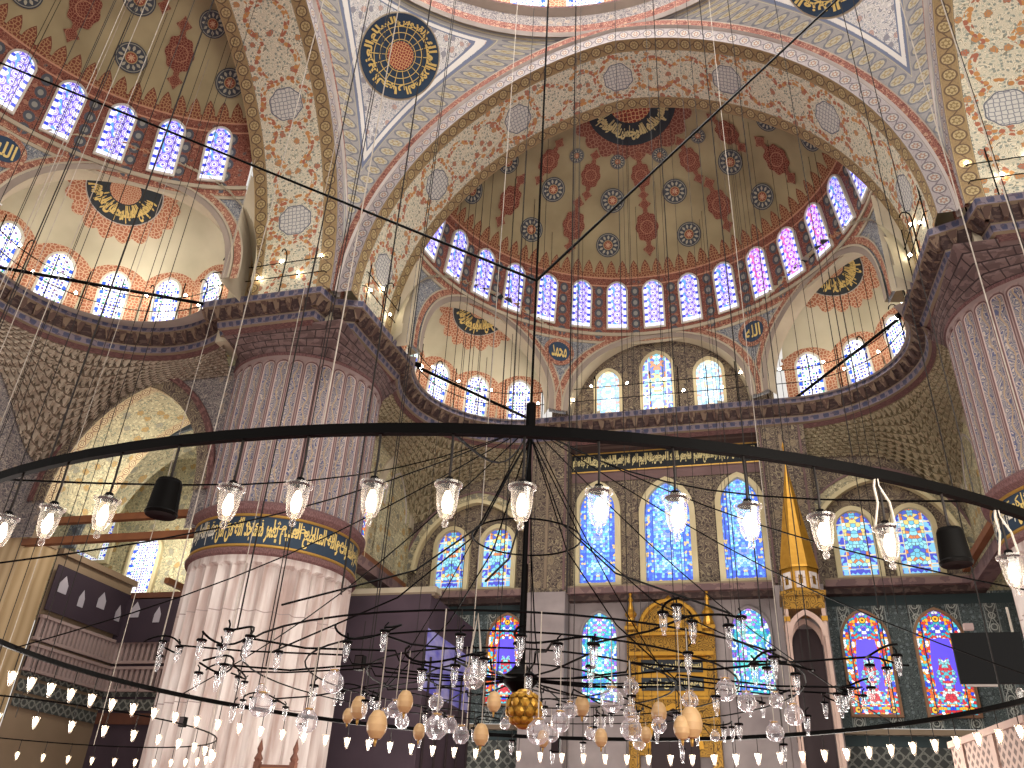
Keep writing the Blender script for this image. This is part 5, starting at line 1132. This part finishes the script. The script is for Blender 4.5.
# ------------------------------------------------------------------ suspension cables
random.seed(21)
def cable(x, y, z0, z1, r, m, label, group):
    mb = MB(); mb.tube([(0, 0, 0), (0, 0, z1 - z0)], r, m, 4); o = mb.build('suspension_cable'); o.location = (x, y, z0); tag(o, label, 'cable', group)
for k in range(20):
    a = tau * (k + .3) / 20; x, y = CX + RR * cos(a), CY + RR * sin(a)
    if inview((x, y, 8), 80) or inview((x, y, 14), 80): cable(x, y, RZ + .03, 35.3, (.004 if y < 6 else .006) if y < 10 else .01, 'pale_rope' if k % 3 == 0 else 'dark_cable', ('pale' if k % 3 == 0 else 'dark') + ' cable rising from the iron ring to the main dome', ('pale' if k % 3 == 0 else 'dark') + ' cables of the ring chandelier')
for k in range(10):
    a = tau * (k + .1) / 10; cable(3.3 * cos(a), 9.9 + 3.3 * sin(a), 3.6, 36.7, .009, 'dark_cable', 'dark cable rising from the branch chandelier to the main dome', 'cables of the branch chandelier')
for k in range(36):
    x = random.uniform(-6.3, 6.3); y = 21.6 + random.uniform(0, sqrt(max(.1, 46 - x * x)) - .4) * .85; h = 20.7 + 6.6 * sqrt(max(0, 1 - (x * x + (y - 20.5) ** 2) / 57)); z0 = random.choice((4.5, 6, 10, 14))
    cable(x, y, z0, h, .010, 'dark_cable', 'thin dark cable hanging from the middle half dome', 'cables of the middle half dome')
for k in range(18):
    x = -10.6 - random.uniform(0, 6.5); y = 9.9 + random.uniform(-1, sqrt(max(.1, 48 - (x + 10.6) ** 2)) - .4); h = 20.7 + 6.6 * sqrt(max(0, 1 - ((x + 10.6) ** 2 + (y - 9.9) ** 2) / 57)); m = random.choice(('dark_cable', 'dark_cable', 'pale_rope'))
    n = 'pale' if m == 'pale_rope' else 'thin dark'
    cable(x, y, 3.6, h, .008, m, n + ' cable hanging from the left half dome', n + ' cables of the left half dome')
for sg in (-1, 1):
    for k in range(10):
        a = radians(59.5 * sg + random.uniform(-60, 60)); r = random.uniform(1, 3.6); x = sg * 4.79 + r * sin(a); y = 24.18 + r * cos(a)
        if hypot(x, y - 20.5) > 7.7: cable(x, y, 16.9 if r > 2.6 else 8, 16.85 + sqrt(19.3 - r * r), .012, 'dark_cable', 'thin dark cable in the ' + ('left' if sg < 0 else 'right') + ' quarter dome', 'cables in the ' + ('left' if sg < 0 else 'right') + ' quarter dome')
# ------------------------------------------------------------------ hung screen, small speakers, loge parapet, lectern
sc_ = thing('hanging_screen', (6.25, 15, 4.75), 'black flat screen hanging at the right edge before the tiled wall', 'screen', rz=0)
R = Matrix.Rotation(-.0, 3, 'Z'); mb = MB(); mb.box((0, 0, 0), (1.0, .07, .78), 'screen_black'); mb.build('panel', sc_); mb = MB(); mb.box((.42, .04, .55), (.03, .03, .5), 'pale_rope'); mb.box((-.2, .05, .5), (.14, .1, .1), 'balustrade_stone'); mb.build('bracket', sc_)
mb = MB(); mb.box((-.2, -.03, -.42), (.42, .05, .03), 'white_line'); mb.lathe([(0, -.16), (.05, -.12), (.06, 0), (.03, .05), (0, .06)], 'lamp_glass', 10, (.28, -.1, -.52)); mb.build('lower_lamp', sc_)
for (px, py, y), lb in (((360, 663, 9.5), 'small black speaker hanging left of the chandelier branches'), ((183, 722, 14.0), 'tiny black speaker before the marble pier'), ((556, 746, 12), 'small black spot housing under the far ring')):
    P = ray(px, py, y); t = thing('small_loudspeaker', P, lb, 'loudspeaker'); k = 1.0
    mb = MB(); mb.box((0, 0, 0), (.11, .1, .17), 'black_iron'); mb.box((0, -.055, 0), (.085, .01, .14), 'dark_recess'); mb.build('housing', t); mb = MB(); mb.tube([(0, 0, .08), (0, 0, .5)], .006, 'dark_cable', 4); mb.build('cord', t)
pl_ = thing('marble_loge', (7.0, 15.2, 0), 'rose marble loge with pierced parapet at the bottom right corner', 'loge'); M_ = Vector((7.0, 15.2, 0))
mb = MB(); A = Vector((6.25, 13.7, 0)); B_ = Vector((5.75, 16.6, 0)); C_ = Vector((8.5, 12.9, 0)); d = (B_ - A).normalized()
for p, q, nm2 in ((A, B_, 0), (A, C_, 0)):
    dd = q - p; L = dd.length; dd.normalize(); R = Matrix((dd, Vector((-dd.y, dd.x, 0)), Vector((0, 0, 1)))).transposed(); cc = (p + q) / 2
    m2 = MB(); m2.box(cc + Vector((0, 0, 3.66)), (L, .16, .1), 'rose_marble', R); m2.box(cc + Vector((0, 0, 2.82)), (L, .2, .14), 'rose_marble', R); n = int(L / .24)
    for i in range(n + 1):
        if i % 5 == 0: m2.box(p + dd * (L * i / n) + Vector((0, 0, 3.24)), (.16, .12, .78), 'rose_marble', R)
    m2.box(cc + Vector((0, 0, 3.24)), (L, .06, .76), 'pierced_marble', R)
    loc(m2).build('parapet', pl_); m2 = MB(); m2.box(cc + Vector((0, 0, 1.35)), (L, .1, 2.7), 'rose_marble', R); loc(m2).build('wall_panel', pl_)
mb.grid(lambda a, t: tuple((A.lerp(B_, a)).lerp(C_ + (B_ - A) * a, t) + Vector((0, 0, 2.75))), 1, 1, 'rose_marble'); loc(mb).build('platform', pl_)
kl = thing('wooden_lectern', (-6.7, 16.6, 0), 'dark wooden preaching chair with pointed posts at the bottom edge before the marble pier', 'chair')
for sx in (-1, 1):
    for sy in (-1, 1):
        mb = MB(); H_ = 3.1 if sy < 0 else 2.4; mb.box((sx * .4, sy * .4, H_ / 2), (.12, .12, H_), 'wood_dark'); mb.lathe([(.06, H_), (.09, H_ + .06), (.04, H_ + .16), (.06, H_ + .24), (0, H_ + .44)], 'wood_dark', 8, (sx * .4, sy * .4, 0)); mb.build('post', kl)
for y_ in (-.4, .4):
    mb = MB(); mb.box((0, y_, 2.75 if y_ < 0 else 2.2), (.8, .05, .6), 'wood_dark'); mb.box((0, y_ - .03, 2.85 if y_ < 0 else 2.2), (.6, .02, .3), 'wood_beam'); mb.build('back_panel', kl)
for s_ in (-1, 1): mb = MB(); mb.box((s_ * .42, 0, 2.4), (.05, .75, .7), 'wood_dark'); mb.build('side_panel', kl)
mb = MB(); mb.box((0, 0, 1.9), (.84, .8, .1), 'wood_dark'); mb.build('seat', kl)
